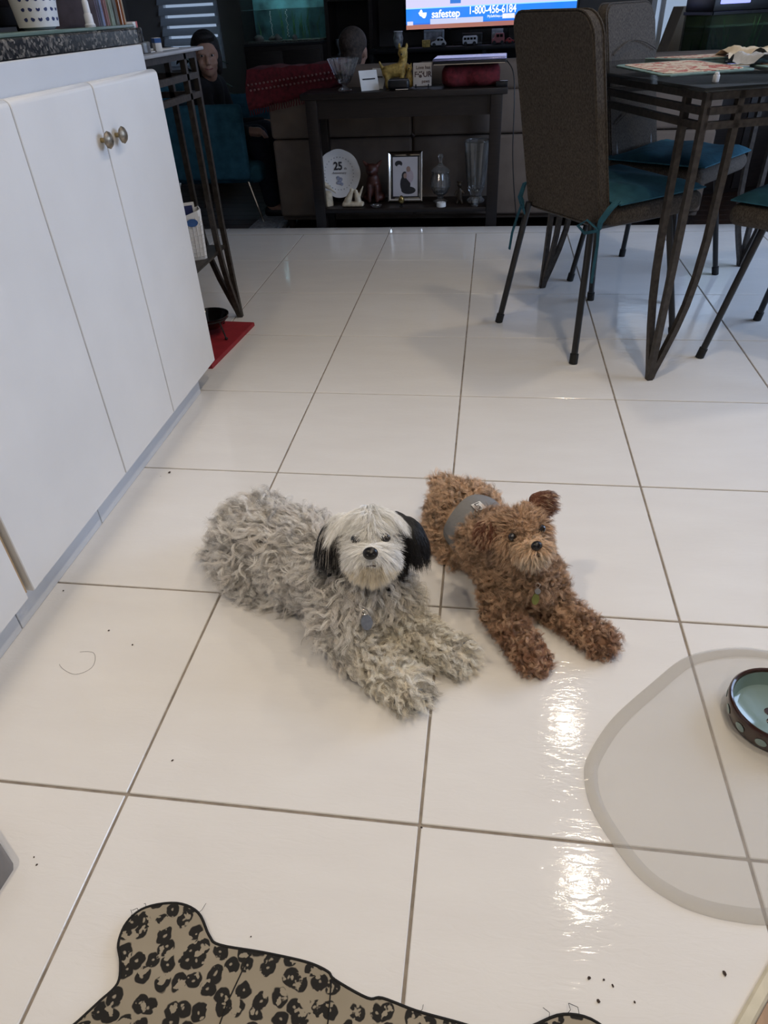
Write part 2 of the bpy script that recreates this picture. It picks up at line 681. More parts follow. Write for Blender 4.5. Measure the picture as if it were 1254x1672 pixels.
b = B(); box(b, (0.4, 2.05, 2.49), (6.4, 9.3, 0.1)); struct('ceiling', b, M['ceil'])
b = B(); box(b, (0.4, 3.42, 2.14), (6.1, 0.2, 0.6)); struct('trim_2', b, M['wall'])      # unseen beam above the step, added to keep the living room darker

glass_pane = pm('window_glass', (0.9, 0.95, 1.0), rough=0.02, alpha=0.12, var=0.02, vscale=3)
white_frame = pm('white_window_frame', (0.55, 0.56, 0.58), rough=0.45, var=0.03, vscale=8)


def window(name, axis, at, a0, a1, z0, z1, bars):
    def P(a, d, z):
        return (at+d, a, z) if axis == 'x' else (a, at+d, z)

    def S(a, d, z):
        return (d, a, z) if axis == 'x' else (a, d, z)
    b = B()
    w = 0.045
    for (c, s) in ((((a0+a1)/2, z0+w/2), (a1-a0, w)), (((a0+a1)/2, z1-w/2), (a1-a0, w)), ((a0+w/2, (z0+z1)/2), (w, z1-z0-2*w)), ((a1-w/2, (z0+z1)/2), (w, z1-z0-2*w))):
        box(b, P(c[0], 0, c[1]), S(s[0], 0.06, s[1]), bevel=0.004, seg=1)
    win = struct(name, b, white_frame)
    edges = [a0+w]+[v for v in bars]+[a1-w]
    for v in bars:
        b = B()
        box(b, P(v, 0, (z0+z1)/2), S(0.035, 0.05, z1-z0-2*w), bevel=0.004, seg=1)
        fin(b, 'mullion', white_frame, win, smooth=False)
    for p, q in zip(edges[:-1], edges[1:]):
        b = B()
        box(b, P((p+q)/2, 0, (z0+z1)/2), S(q-p-0.02, 0.006, z1-z0-2*w))
        fin(b, 'pane', glass_pane, win, smooth=False)
    return win


window('window_1', 'x', 3.40, 1.0, 3.0, 0.60, 2.1, [1.67, 2.33])
window('window_2', 'y', 6.60, -2.42, -1.88, 0.55, 1.9, [])
window('window_3', 'y', 6.60, 1.73, 2.95, -0.19, 2.0, [1.828, 2.4])
# venetian blind in the small window behind the plant
blind = thing('window_blind', 'dim grey slatted blind in the window behind the plant', 'blind', (-2.15, 6.53, 0.58))
slat_m = pm('grey_blind_slat', (0.42, 0.45, 0.50), rough=0.6, var=0.05, vscale=10)
b = B(); box(b, (0, 0, 1.30), (0.54, 0.04, 0.04), bevel=0.004); fin(b, 'head_rail', slat_m, blind)
for k in range(17):
    b = B()
    box(b, (0, 0, 0), (0.52, 0.062, 0.003), rot=Matrix.Rotation(R(58), 3, 'X'))
    fin(b, 'slat', slat_m, blind, loc=(0, 0, 0.03+k*0.074), smooth=False)

# recessed ceiling lamps
lens_m = pm('lamp_lens', (1, 1, 1), rough=0.4, emit=LAMP_COLOR, estr=32.0)
for (x, y, place, pw) in ((1.08, 2.03, 'over the dining table', 0.55), (1.08, 1.13, 'in front of the dining table', 0.55),
                      (1.08, 0.10, 'over the clear plastic mat', 1.0), (-0.35, -0.45, 'over the leopard mat', 1.2), (1.08, -1.1, 'behind the viewer', 1.0)):
    t = thing('ceiling_light', 'round recessed ceiling light with white ring '+place, 'light', (x, y, 2.44), 0, 'recessed kitchen ceiling lights')
    b = B(); lathe(b, [(0.055, -0.001), (0.085, -0.001), (0.085, -0.008), (0.062, -0.010), (0.055, -0.004)], 28); fin(b, 'trim_ring', M['lamp_trim'], t)
    b = B(); lathe(b, [(0, -0.0025), (0.055, -0.0025)], 28); fin(b, 'lens', lens_m, t)
    d = bpy.data.lights.new('downlight', 'SPOT')
    d.energy = LAMP_POWER*pw
    d.color = LAMP_COLOR
    d.spot_size = R(128)
    d.spot_blend = 0.75
    d.shadow_soft_size = 0.05
    lo = bpy.data.objects.new('downlight', d)
    COL.objects.link(lo)
    lo.parent = t
    lo.location = (0, 0, -0.03)

# threshold and tan floor in the near corner
b = B()
prism(b, [(0.815, -0.215), (0.835, -0.215), (1.03, 0.02), (1.03, 0.045)], 0.0, 0.008, inset=0.003)
struct('trim_3', b, pm('cream_marble_threshold', (0.62, 0.57, 0.44), rough=0.35, var=0.1, vscale=40))
b = B()
prism(b, [(0.836, -0.216), (0.80, -0.26), (1.5, -0.5), (1.5, 0.6), (1.031, 0.020)], 0.0, 0.006)
struct('floor_hall', b, pm('tan_wood_laminate', (0.42, 0.27, 0.17), rough=0.5, var=0.15, vscale=12, stretch=(6, 1, 1)))

# ================================================================== kitchen cabinets
XD = -0.319                     # door front plane


def rounded_door(y0, y1, z0, z1):
    """slab door with a soft round-over along its edges"""
    b = B()
    pr = [(XD-0.022, z0), (XD-0.0015, z0), (XD, z0+0.0015)]
    pr += [(XD-0.012+0.012*math.cos(R(a)), z1-0.012+0.012*math.sin(R(a))) for a in range(0, 91, 15)]
    pr += [(XD-0.022, z1)]
    ys_ = [(y0, 0.0015), (y0+0.0015, 0), (y1-0.0015, 0), (y1, 0.0015)]
    rings_ = [[b.verts.new((x-(i_ if x > XD-0.021 else 0), y, z)) for x, z in pr] for y, i_ in ys_]
    n_ = len(pr)
    for A_, D_ in zip(rings_[:-1], rings_[1:]):
        for k_ in range(n_):
            b.faces.new((A_[k_], A_[(k_+1) % n_], D_[(k_+1) % n_], D_[k_]))
    b.faces.new(rings_[0][::-1])
    b.faces.new(rings_[-1])
    return b


def knob(parent, y, z):
    k = B()
    tube(k, [(XD-0.001, y, z), (XD+0.015, y, z)], 0.0048, seg=10)
    st = fin(k, 'stem', M['brass_stem'], parent)
    k = B()
    lathe(k, [(0, 0.0), (0.013, 0.0), (0.0165, 0.003), (0.0165, 0.006), (0.012, 0.010), (0.006, 0.0125), (0, 0.013)], 20, fr=lambda i, a: 1+0.03*math.cos(10*a))
    bmesh.ops.rotate(k, cent=(0, 0, 0), matrix=Matrix.Rotation(R(90), 3, 'Y'), verts=k.verts)
    bmesh.ops.translate(k, vec=(XD+0.013, y, z), verts=k.verts)
    fin(k, 'knob', M['bronze'], parent)


def carcass(y0, y1):
    b = B()
    box(b, (-0.64, (y0+y1)/2, 0.492), (0.592, y1-y0, 0.822), bevel=0.002, seg=1)
    return b


def unit(label, y0, y1, doors):
    t = thing('kitchen_cabinet', label, 'cabinet', (0, 0, 0), 0, 'white kitchen base cabinets')
    fin(carcass(y0, y1), 'body', M['carcass'], t, smooth=False)
    for (a, c, ky) in doors:
        d = fin(rounded_door(a, c, 0.083, 0.852), 'door', M['white_lam'], t)
        if ky is not None:
            knob(d, ky, 0.748)
    return t


unit('white double-door base cabinet with two bronze knobs at the end of the worktop', 0.746, 1.392, [(0.749, 1.0495, 1.030), (1.0535, 1.392, 1.100)])
unit('white single-door base cabinet left of the double-door cabinet', 0.338, 0.742, [(0.338, 0.7455, None)])
u3 = unit('white base cabinet cut by the photo edge, beyond the tan strip', -0.30, 0.312, [(-0.30, 0.318, None)])
b = B(); box(b, (-0.334, 0.3255, 0.47), (0.012, 0.012, 0.77), bevel=0.002, seg=1); fin(b, 'edge_strip', M['tan_edge'], u3, smooth=False)

# toe-kick tiles under the cabinets
b = B(); box(b, (-0.372, 0.50, 0.040), (0.008, 1.66, 0.079)); toe = struct('baseboard_left', b, M['grout'])
for (y0, y1) in ((-0.33, 0.312), (0.3145, 0.653), (0.6555, 1.33)):
    b = B()
    box(b, (-0.3645, (y0+y1)/2, 0.040), (0.009, y1-y0, 0.0795), bevel=0.001, seg=1)
    fin(b, 'tile', M['carcass'], toe, smooth=False)

# granite worktop
b = B()
prism(b, [(-1.0, -0.35), (-0.355, -0.35), (-0.355, 1.405), (-0.372, 1.47), (-0.41, 1.56), (-0.50, 1.60), (-1.0, 1.60)], 0.905, 0.935, inset=0.003)
tag(fin(b, 'granite_worktop', M['granite'], smooth=False), 'dark speckled granite worktop over the white cabinets', 'worktop')
b = B(); box(b, (-0.70, 1.422, 0.45), (0.46, 0.040, 0.90), bevel=0.003, seg=1)
tag(fin(b, 'end_panel', M['white_lam'], smooth=False), 'narrow white end panel holding up the worktop corner', 'panel')

# ================================================================== on the worktop
ZW = 0.9352
t = thing('microwave_oven', 'black box-shaped oven on the granite worktop', 'oven', (-0.72, 1.13, ZW))
b = B(); box(b, (0, 0, 0.15), (0.34, 0.46, 0.27), bevel=0.01); fin(b, 'body', M['black'], t)
b = B(); box(b, (0.172, -0.06, 0.15), (0.006, 0.28, 0.20), bevel=0.004); fin(b, 'door', M['black_gloss'], t)
for (x, y) in ((-0.13, -0.18), (-0.13, 0.18), (0.13, -0.18), (0.13, 0.18)):
    b = B(); lathe(b, [(0, 0), (0.014, 0), (0.014, 0.016), (0, 0.016)], 12); fin(b, 'foot', M['rubber'], t, loc=(x, y, 0))
b = B(); box(b, (-0.455, 1.17, ZW+0.004), (0.135, 0.60, 0.007), bevel=0.002)
tag(fin(b, 'cutting_board', pm('green_edged_glass', (0.20, 0.28, 0.24), rough=0.08, alpha=0.75, var=0.05, vscale=10)), 'thin green-edged glass cutting board lying along the granite edge', 'cutting board')
# white perforated basket
t = thing('plastic_basket', 'white perforated plastic basket standing before the black oven', 'basket', (-0.465, 1.165, ZW+0.0085), R(8))
pb = B()
lathe(pb, [(0, 0), (0.030, 0.0), (0.038, 0.006), (0.050, 0.10), (0.053, 0.10), (0.041, 0.004)], 24)
fin(pb, 'body', M['white_plastic'], t)
for k in range(11):
    for row in range(4):
        a = R(-100+k*20)
        z = 0.018+row*0.017
        rr = 0.0385+z*0.12+0.0008
        pb = B()
        lathe(pb, [(0, 0.0), (0.0042, 0.0), (0.0042, 0.0012), (0, 0.0014)], 8)
        bmesh.ops.rotate(pb, cent=(0, 0, 0), matrix=Matrix.Rotation(R(90), 3, 'Y'), verts=pb.verts)
        fin(pb, 'hole', M['navy'], t, loc=(rr*math.cos(a), rr*math.sin(a), z), rot=(0, 0, a))
# red lidded jar, white spray bottle
t = thing('jar', 'small dark red glazed jar behind the white spray bottle', 'jar', (-0.50, 1.385, ZW))
b = B(); lathe(b, [(0, 0), (0.026, 0), (0.031, 0.012), (0.030, 0.032), (0.020, 0.042), (0, 0.043)], 20); fin(b, 'body', pm('dark_red_glaze', (0.16, 0.012, 0.012), rough=0.2, var=0.2, vscale=20), t)
b = B(); lathe(b, [(0.021, 0.042), (0.023, 0.050), (0.008, 0.056), (0.007, 0.066), (0, 0.067)], 16); fin(b, 'lid', M['black'], t)
t = thing('spray_bottle', 'white spray bottle standing at the granite edge', 'bottle', (-0.402, 1.27, ZW))
b = B(); lathe(b, [(0, 0), (0.0105, 0), (0.0115, 0.002), (0.0115, 0.012), (0.0095, 0.014), (0.0090, 0.030), (0.0066, 0.034), (0, 0.034)], 18); fin(b, 'body', M['white_plastic'], t)
b = B(); lathe(b, [(0.0065, 0.0335), (0.0072, 0.034), (0.0068, 0.054), (0.0045, 0.058), (0, 0.058)], 16); fin(b, 'cap', M['white_plastic'], t)
b = B(); lathe(b, [(0.0117, 0.003), (0.0119, 0.004), (0.0119, 0.010), (0.0117, 0.011)], 18); fin(b, 'band', pm('grey_label', (0.45, 0.45, 0.46), rough=0.5, var=0.1, vscale=50), t)
# books and magazines standing at the far end
books = [('magazine', 'grey and violet magazine standing at the near end of the row', (0.16, 0.15, 0.22), 0.010, 0.24), ('magazine', 'thin blue-white magazine next in the row', (0.35, 0.42, 0.65), 0.008, 0.22),
         ('magazine', 'pink-faced magazine in the middle of the row', (0.42, 0.25, 0.26), 0.012, 0.25), ('book', 'pale mint book in the row on the worktop', (0.40, 0.50, 0.45), 0.014, 0.23),
         ('book', 'grey book beside the orange one on the worktop', (0.25, 0.27, 0.28), 0.012, 0.22), ('book', 'orange-brown book on the worktop', (0.33, 0.12, 0.05), 0.020, 0.24),
         ('box', 'tan carton at the far end of the book row', (0.42, 0.33, 0.22), 0.030, 0.16)]
y = 1.33
for k, (nm, lab, c, th, h) in enumerate(books):
    t = thing('carton' if nm == 'box' else nm, lab, nm, (-0.47, y+th/2+0.004, ZW), R(-2+k), 'books and magazines on the worktop')
    cm = pm(nm+'_cover', c, rough=0.5, var=0.35, vscale=18)
    if nm == 'box':
        b = B(); box(b, (0, 0, h/2), (0.09, th, h), bevel=0.002); fin(b, 'body', cm, t)
        b = B(); box(b, (0, 0, h+0.002), (0.088, th*0.9, 0.004)); fin(b, 'flap', cm, t)
    else:
        for s in (-1, 1):
            b = B(); box(b, (0, s*(th/2-0.0008), h/2), (0.12, 0.0015, h)); fin(b, 'cover', cm, t, smooth=False)
        b = B(); box(b, (-0.002, 0, h/2), (0.114, th-0.0034, h-0.006)); fin(b, 'pages', M['paper'], t, smooth=False)
    y += th+0.012
t = thing('cigarette_pack', 'flat white and red packet on the corner of the granite', 'packet', (-0.445, 1.545, ZW), R(15))
b = B(); box(b, (0, 0, 0.006), (0.05, 0.07, 0.012), bevel=0.001); fin(b, 'body', M['paper'], t)
b = B(); box(b, (0, 0.02, 0.0062), (0.0505, 0.025, 0.0122)); fin(b, 'stripe', pm('faded_red_print', (0.5, 0.13, 0.13), rough=0.5, var=0.2, vscale=30), t)

# ================================================================== iron-framed tables


def iron_table(name, label, cx, cy, rz, sx, sy, rails, top_z, top_mat, bar=0.0085, off=0.088, shelf=None):
    t = thing(name, label, 'table', (cx, cy, 0), rz)
    hx, hy = sx/2-0.015, sy/2-0.015
    for zr in rails:
        b = B()
        tube(b, [(-hx, -hy, zr), (hx, -hy, zr), (hx, hy, zr), (-hx, hy, zr)], bar, closed=True, square=True)
        bmesh.ops.delete(b, geom=list(b.faces)[:0], context='FACES_ONLY')
        b.free()
        for (p, q) in (((-hx, -hy), (hx, -hy)), ((hx, -hy), (hx, hy)), ((hx, hy), (-hx, hy)), ((-hx, hy), (-hx, -hy))):
            b = B()
            tube(b, [(p[0], p[1], zr), (q[0], q[1], zr)], bar, square=True)
            fin(b, 'rail', M['iron'], t, smooth=False)
    for ax in (-1, 1):
        for ay in (-1, 1):
            leg = B()
            tube(leg, [(ax*hx, ay*hy, top_z-0.012), (ax*hx, ay*hy, 0.35), (ax*(hx+0.006), ay*(hy+0.006), 0.12), (ax*(hx+0.010), ay*(hy+0.010), 0.0)], bar, square=True)
            lo = fin(leg, 'leg', M['iron'], t, smooth=False)
            for (dx, dy) in ((-ax*off, 0), (0, -ay*off)):
                tb = B()
                pts = []
                for z, k in ((top_z-0.012, 1.0), (0.55, 1.0), (0.40, 0.98), (0.30, 0.90), (0.22, 0.76), (0.15, 0.56), (0.08, 0.30), (0.025, 0.08), (0.004, 0.03)):
                    pts.append((ax*(hx+0.008*(1-k))+dx*k, ay*(hy+0.008*(1-k))+dy*k, z))
                tube(tb, pts, bar, square=True)
                fin(tb, 'tine', M['iron'], lo, smooth=False)
    b = B()
    box(b, (0, 0, top_z-0.004), (sx+0.03, sy+0.03, 0.010), bevel=0.003)
    fin(b, 'top', top_mat, t)
    if shelf:
        b = B()
        box(b, (0, 0, shelf), (2*hx, 2*hy, 0.012), bevel=0.003)
        fin(b, 'shelf', M['iron'], t)
    return t


TC = (1.296, 2.048)
TR = R(18.5)
iron_table('dining_table', 'square dining table with smoked glass top and splayed dark iron legs', TC[0], TC[1], TR, 0.895, 0.895, (0.744, 0.712, 0.680), 0.764, M['smoked_glass'])
iron_table('side_table', 'tall dark iron side table standing behind the white cabinets', -0.645, 1.725, R(0), 0.44, 0.52, (0.855, 0.800, 0.748), 0.873, pm('pale_grey_table_top', (0.30, 0.31, 0.33), rough=0.3, var=0.1, vscale=8), shelf=0.268)

# things on the side table
t = thing('tin', 'oval dark grey tin on the tall iron side table', 'tin', (-0.47, 1.65, 0.8742), R(20))
b = B(); lathe(b, [(0, 0), (0.030, 0), (0.032, 0.002), (0.032, 0.020), (0, 0.020)], 24); fin(b, 'body', pm('grey_tin', (0.13, 0.125, 0.12), rough=0.35, metal=0.5, var=0.3, vscale=60), t)
b = B(); lathe(b, [(0.033, 0.0185), (0.033, 0.025), (0.030, 0.027), (0, 0.027)], 24); fin(b, 'lid', pm('grey_tin_lid', (0.17, 0.165, 0.15), rough=0.35, metal=0.5, var=0.3, vscale=60), t)
t = thing('medicine_box', 'small green, white and blue packet beside the grey tin', 'packet', (-0.455, 1.745, 0.8742), R(35))
b = B(); box(b, (0, 0, 0.016), (0.018, 0.040, 0.032), bevel=0.001); fin(b, 'body', M['paper'], t)
b = B(); box(b, (0, 0, 0.026), (0.0185, 0.0405, 0.011)); fin(b, 'blue_band', M['mid_blue'], t, smooth=False)
b = B(); box(b, (0.0005, 0, 0.010), (0.0185, 0.024, 0.012)); fin(b, 'green_panel', pm('leaf_green_print', (0.16, 0.42, 0.05), rough=0.5, var=0.2, vscale=30), t, smooth=False)
b = B(); box(b, (-0.52, 1.80, 0.8752), (0.13, 0.21, 0.0016), rot=None); tag(fin(b, 'letter', M['paper'], smooth=False), 'flat white letter lying on the tall side table', 'letter')
# white lattice basket with booklets, on the lower shelf
t = thing('letter_basket', 'small white woven basket hung by the iron leg holding booklets', 'basket', (-0.494, 1.80, 0.2745), R(28))
def holder(bm, w, d, h0, h1):
    n = 10
    pr = [(-w/2, d/2), (-w/2, -d/2+0.01), (-w/2+0.012, -d/2), (w/2-0.012, -d/2), (w/2, -d/2+0.01), (w/2, d/2)]
    for (o_, s_) in ((0.0, 1), (0.003, -1)):
        pass
    lo = [(x*0.86, y*0.86, 0.0) for x, y in pr]
    hi = [(x, y, h0+(h1-h0)*(x/w+0.5)) for x, y in pr]
    li = [(x*0.80, y*0.80, 0.003) for x, y in pr]
    hn = [(x*0.93, y*0.93, h0+(h1-h0)*(x/w+0.5)) for x, y in pr]
    L, H, LI, HN = [[bm.verts.new(p) for p in q] for q in (lo, hi, li, hn)]
    m = len(pr)
    for i in range(m):
        j = (i+1) % m
        bm.faces.new((L[i], L[j], H[j], H[i]))
        bm.faces.new((LI[j], LI[i], HN[i], HN[j]))
        bm.faces.new((H[i], H[j], HN[j], HN[i]))
    bm.faces.new(L[::-1])
    bm.faces.new(LI)
b = B(); holder(b, 0.096, 0.06, 0.135, 0.160); fin(b, 'body', M['white_plastic'], t, smooth=False)
for k in range(7):
    b = B(); tube(b, [(-0.038+k*0.0117, -0.0262, 0.006), (-0.041+k*0.0133, -0.0306, 0.122+k*0.003)], 0.0013, seg=5); fin(b, 'rib', M['white_plastic'], t)
for k in range(9):
    z = 0.012+k*0.012
    b = B(); tube(b, [(-0.040-z*0.04, -0.0262-z*0.033, z), (0.040+z*0.04, -0.0262-z*0.033, z+0.002*k)], 0.0011, seg=5); fin(b, 'weave', M['white_plastic'], t)
for (x, y, h, w, nm, lab) in ((-0.002, -0.010, 0.178, 0.066, 'envelope', 'white booklet with navy panel standing in the woven basket'), (-0.012, 0.006, 0.172, 0.066, 'envelope', 'plain white envelope behind the navy booklet in the basket')):
    q = thing(nm, lab, nm, (-0.494+x*math.cos(R(28))-y*math.sin(R(28)), 1.80+x*math.sin(R(28))+y*math.cos(R(28)), 0.2785), R(28))
    b = B(); box(b, (0, 0, h/2), (w, 0.004, h)); fin(b, 'sheet', M['paper'], q, smooth=False)
    if y < 0:
        b = B(); box(b, (0.004, -0.0022, h-0.024), (0.044, 0.001, 0.030)); fin(b, 'panel', M['navy'], q, smooth=False)
b = B(); lathe(b, [(0, 0), (0.020, 0), (0.020, 0.001), (0, 0.001)], 20)
for v in b.verts:
    v.co = Vector((v.co.x*0.95, -v.co.z, v.co.y*0.62))
fin(b, 'badge', M['mid_blue'], t, loc=(0.012, -0.0312, 0.122))
# black bag behind it
b = B()
ellipsoid(b, (0, 0, 0.085), (0.05, 0.075, 0.085)); ellipsoid(b, (-0.02, 0.03, 0.15), (0.035, 0.05, 0.04))
bag = thing('bag', 'soft black bag behind the white woven basket', 'bag', (-0.600, 1.83, 0.2745))
new_obj('body', blob('body', b, 0.008, 5), M['black'], bag)
b = B(); tube(b, [(-0.02, -0.03, 0.15), (-0.01, -0.02, 0.185), (0.0, 0.02, 0.19), (0.0, 0.05, 0.15)], 0.004); fin(b, 'handle', M['black'], bag)
# orange-brown board leaning behind the table
b = B(); box(b, (0, 0, 0.30), (0.30, 0.012, 0.50), bevel=0.003)
tag(fin(b, 'wooden_board', M['orange'], loc=(-0.79, 2.02, 0.0), rot=(R(-3), 0, 0)), 'orange-brown wooden board leaning behind the tall side table', 'board')
bpy.data.objects['wooden_board'].location.z = -0.049
# red mat with raised bowl
b = B()
prism(b, [(-0.348, 1.888), (-0.80, 1.92), (-0.82, 1.505), (-0.382, 1.505)], 0.0, 0.014, inset=0.003)
tag(fin(b, 'feeding_mat', M['redmat']), 'thick red mat under the raised black bowl', 'mat')
t = thing('raised_bowl', 'black metal pet bowl on a low tripod stand on the red mat', 'bowl', (-0.475, 1.775, 0.0142))
b = B(); lathe(b, [(0, 0.030), (0.040, 0.030), (0.062, 0.055), (0.070, 0.070), (0.073, 0.0705), (0.072, 0.066), (0.060, 0.049), (0.038, 0.026), (0, 0.026)], 28); fin(b, 'bowl', M['black_gloss'], t)
b = B(); lathe(b, [(0.066, 0.058), (0.070, 0.058), (0.070, 0.063), (0.066, 0.063), (0.066, 0.058)], 28); fin(b, 'ring', M['black'], t)
for k in range(3):
    a = R(-38+120*k)
    b = B(); tube(b, [(0.068*math.cos(a), 0.068*math.sin(a), 0.060), (0.095*math.cos(a), 0.095*math.sin(a), 0.004)], 0.003); lg = fin(b, 'leg', M['black'], t)
    b = B(); ellipsoid(b, (0.095*math.cos(a), 0.095*math.sin(a), 0.005), (0.006, 0.006, 0.005)); fin(b, 'foot', M['rubber'], lg)

# ================================================================== dining chairs


def rounded_panel(w0, w1, h, th, r=0.05, nseg=5):
    """upright padded slab in the local yz plane: width w0 at the foot, w1 at the head, rounded corners"""
    out = []
    for (cx, cz, a0, w) in ((w0/2-r*0.6, r*0.6, -90, 0), (w1/2-r, h-r, 0, 1), (-w1/2+r, h-r, 90, 1), (-w0/2+r*0.6, r*0.6, 180, 0)):
        rr = r if w else r*0.6
        for k in range(nseg+1):
            a = R(a0+90*k/nseg)
            out.append((cx+rr*math.cos(a), cz+rr*math.sin(a)))
    return out


def make_chair(label, cx, cy, face, rear_arc):
    t = thing('dining_chair', label, 'chair', (cx, cy, 0), face, 'tweed chairs around the glass table')
    # local: faces +x, rear legs at -x
    for sx in (-1, 1):
        for sy in (-1, 1):
            top = (sx*0.150-0.01, sy*0.155, 0.415)
            ft = (sx*0.212, sy*0.212, 0.0)
            b = B()
            tube(b, [top, ft], 0.0105, seg=10)
            lg = fin(b, 'leg', M['chair_leg'], t)
            b = B()
            q = Vector(top).lerp(Vector(ft), 0.925)
            tube(b, [q, ft], 0.0135, seg=10)
            fin(b, 'rubber_foot', M['rubber'], lg)
    b = B()
    box(b, (0.058, 0, 0.428), (0.360, 0.405, 0.062), bevel=0.028, seg=4)
    fin(b, 'seat', M['tweed'], t)
    b = B()
    tube(b, [(-0.12, -0.15, 0.395), (0.15, -0.15, 0.395), (0.15, 0.15, 0.395), (-0.12, 0.15, 0.395)], 0.009, closed=True)
    fin(b, 'seat_frame', M['chair_leg'], t)
    # backrest: curved and leaning
    ol = rounded_panel(0.352, 0.340, 0.50, 0.05, r=0.05)
    b = B()
    def lay(o_, dx):
        y, z = o_
        lean = -0.128-0.05*(z/0.5)-0.065*(z/0.5)**2
        return Vector((lean+dx, y, 0.402+z*1.045))
    layers = [(-0.022, 0.90), (-0.024, 0.97), (-0.014, 1.0), (0.008, 1.0), (0.018, 0.97), (0.019, 0.90)]
    cz = 0.25
    rings = []
    for dx, s in layers:
        rings.append([b.verts.new(lay((y*(1-(1-s)*0.5), cz+(z-cz)*(1-(1-s)*0.5)), dx)) for y, z in ol])
    n = len(ol)
    for A, D in zip(rings[:-1], rings[1:]):
        for k in range(n):
            b.faces.new((A[k], A[(k+1) % n], D[(k+1) % n], D[k]))
    for ring, dx in ((rings[0], -0.034), (rings[-1], 0.026)):
        # cap as horizontal strips so the lean stays smooth
        b.faces.new(ring if dx > 0 else ring[::-1])
    bmesh.ops.triangulate(b, faces=[f for f in b.faces if len(f.verts) > 4])
    bk = fin(b, 'backrest', M['tweed'], t)
    for dx in (-0.018, 0.012):
        b = B()
        tube(b, [lay((y*1.004, cz+(z-cz)*1.004), dx) for y, z in ol], 0.0028, seg=6, closed=True)
        fin(b, 'piping', M['tweed'], bk)
    for zc in (0.16, 0.36):
        b = B()
        pts = [lay((-0.155+0.31*k/12, zc+0.035*math.sin(PI*k/12)), 0.0200) for k in range(13)]
        tube(b, pts, 0.0022, seg=6)
        fin(b, 'seam', M['tweed'], bk)
    for sy in (-1, 1):
        b = B()
        tube(b, [(-0.115, sy*0.13, 0.42), lay((sy*0.13, 0.10), 0.0)], 0.010)
        fin(b, 'back_support', M['chair_leg'], t)
    return t


def make_cushion(label, cx, cy, face, ties=True):
    t = thing('seat_cushion', label, 'cushion', (cx, cy, 0.4592), face, 'teal cushions tied to the dining chairs')
    b = B()
    n = 20
    top, bot, mid = [], [], []
    grid = []
    for i in range(n+1):
        row = []
        for j in range(n+1):
            u, v = i/n*2-1, j/n*2-1
            x = 0.062+0.178*u
            y = (0.205-0.012*u)*v
            e = max(0, 1-max(abs(u), abs(v))**6)
            z = 0.008+0.022*e+0.004*math.sin(7*u+3*v)*e
            row.append(b.verts.new((x, y, z)))
        grid.append(row)
    low = [[b.verts.new((v.co.x, v.co.y, 0.0 if 0 < i < n and 0 < j < n else 0.004)) for j, v in enumerate(r_)] for i, r_ in enumerate(grid)]
    for i in range(n):
        for j in range(n):
            b.faces.new((grid[i][j], grid[i+1][j], grid[i+1][j+1], grid[i][j+1]))
            b.faces.new((low[i][j], low[i][j+1], low[i+1][j+1], low[i+1][j]))
    for k in range(n):
        b.faces.new((grid[k][0], low[k][0], low[k+1][0], grid[k+1][0]))
        b.faces.new((grid[k][n], grid[k+1][n], low[k+1][n], low[k][n]))
        b.faces.new((grid[0][k], grid[0][k+1], low[0][k+1], low[0][k]))
        b.faces.new((grid[n][k], low[n][k], low[n][k+1], grid[n][k+1]))
    fin(b, 'pad', M['teal'], t)
    for sy in ((-1, 1) if ties else ()):
        b = B()
        tube(b, [(-0.11, sy*0.195, 0.012), (-0.145, sy*0.208, 0.0), (-0.166, sy*0.198, -0.035), (-0.162, sy*0.190, -0.055)], 0.011, seg=6, flat=0.45)
        fin(b, 'tie', M['teal'], t)
        b = B()
        kx, ky = -0.164, sy*0.190
        tube(b, [(kx, ky, -0.06), (kx-0.02, ky-sy*0.03, -0.035), (kx-0.03, ky-sy*0.055, -0.055), (kx-0.015, ky-sy*0.04, -0.075), (kx, ky, -0.062)], 0.0055, seg=6, flat=0.5)
        fin(b, 'bow', M['teal'], t)
        b = B()
        tube(b, [(kx, ky, -0.06), (kx-0.006, ky+sy*0.012, -0.10), (kx-0.016, ky+sy*0.020, -0.15), (kx-0.02, ky+sy*0.024, -0.205)], 0.006, seg=6, flat=0.35)
        fin(b, 'tail', M['teal'], t)
    return t


CH = [(0.858, 1.890, R(34.0), 'brown tweed dining chair showing its back, nearest the dogs', 'teal cushion tied to the chair nearest the dogs'),
      (1.152, 2.453, R(-37.0), 'brown tweed dining chair on the far side of the glass table', 'teal cushion on the chair beyond the glass table'),
      (1.500, 1.690, R(141.0), 'brown tweed dining chair at the photo edge, before the table', 'teal cushion on the chair cut by the photo edge')]
for k, (x, y, a, lab, cl) in enumerate(CH):
    make_chair(lab, x, y, a, k == 1)
    make_cushion(cl, x, y, a)

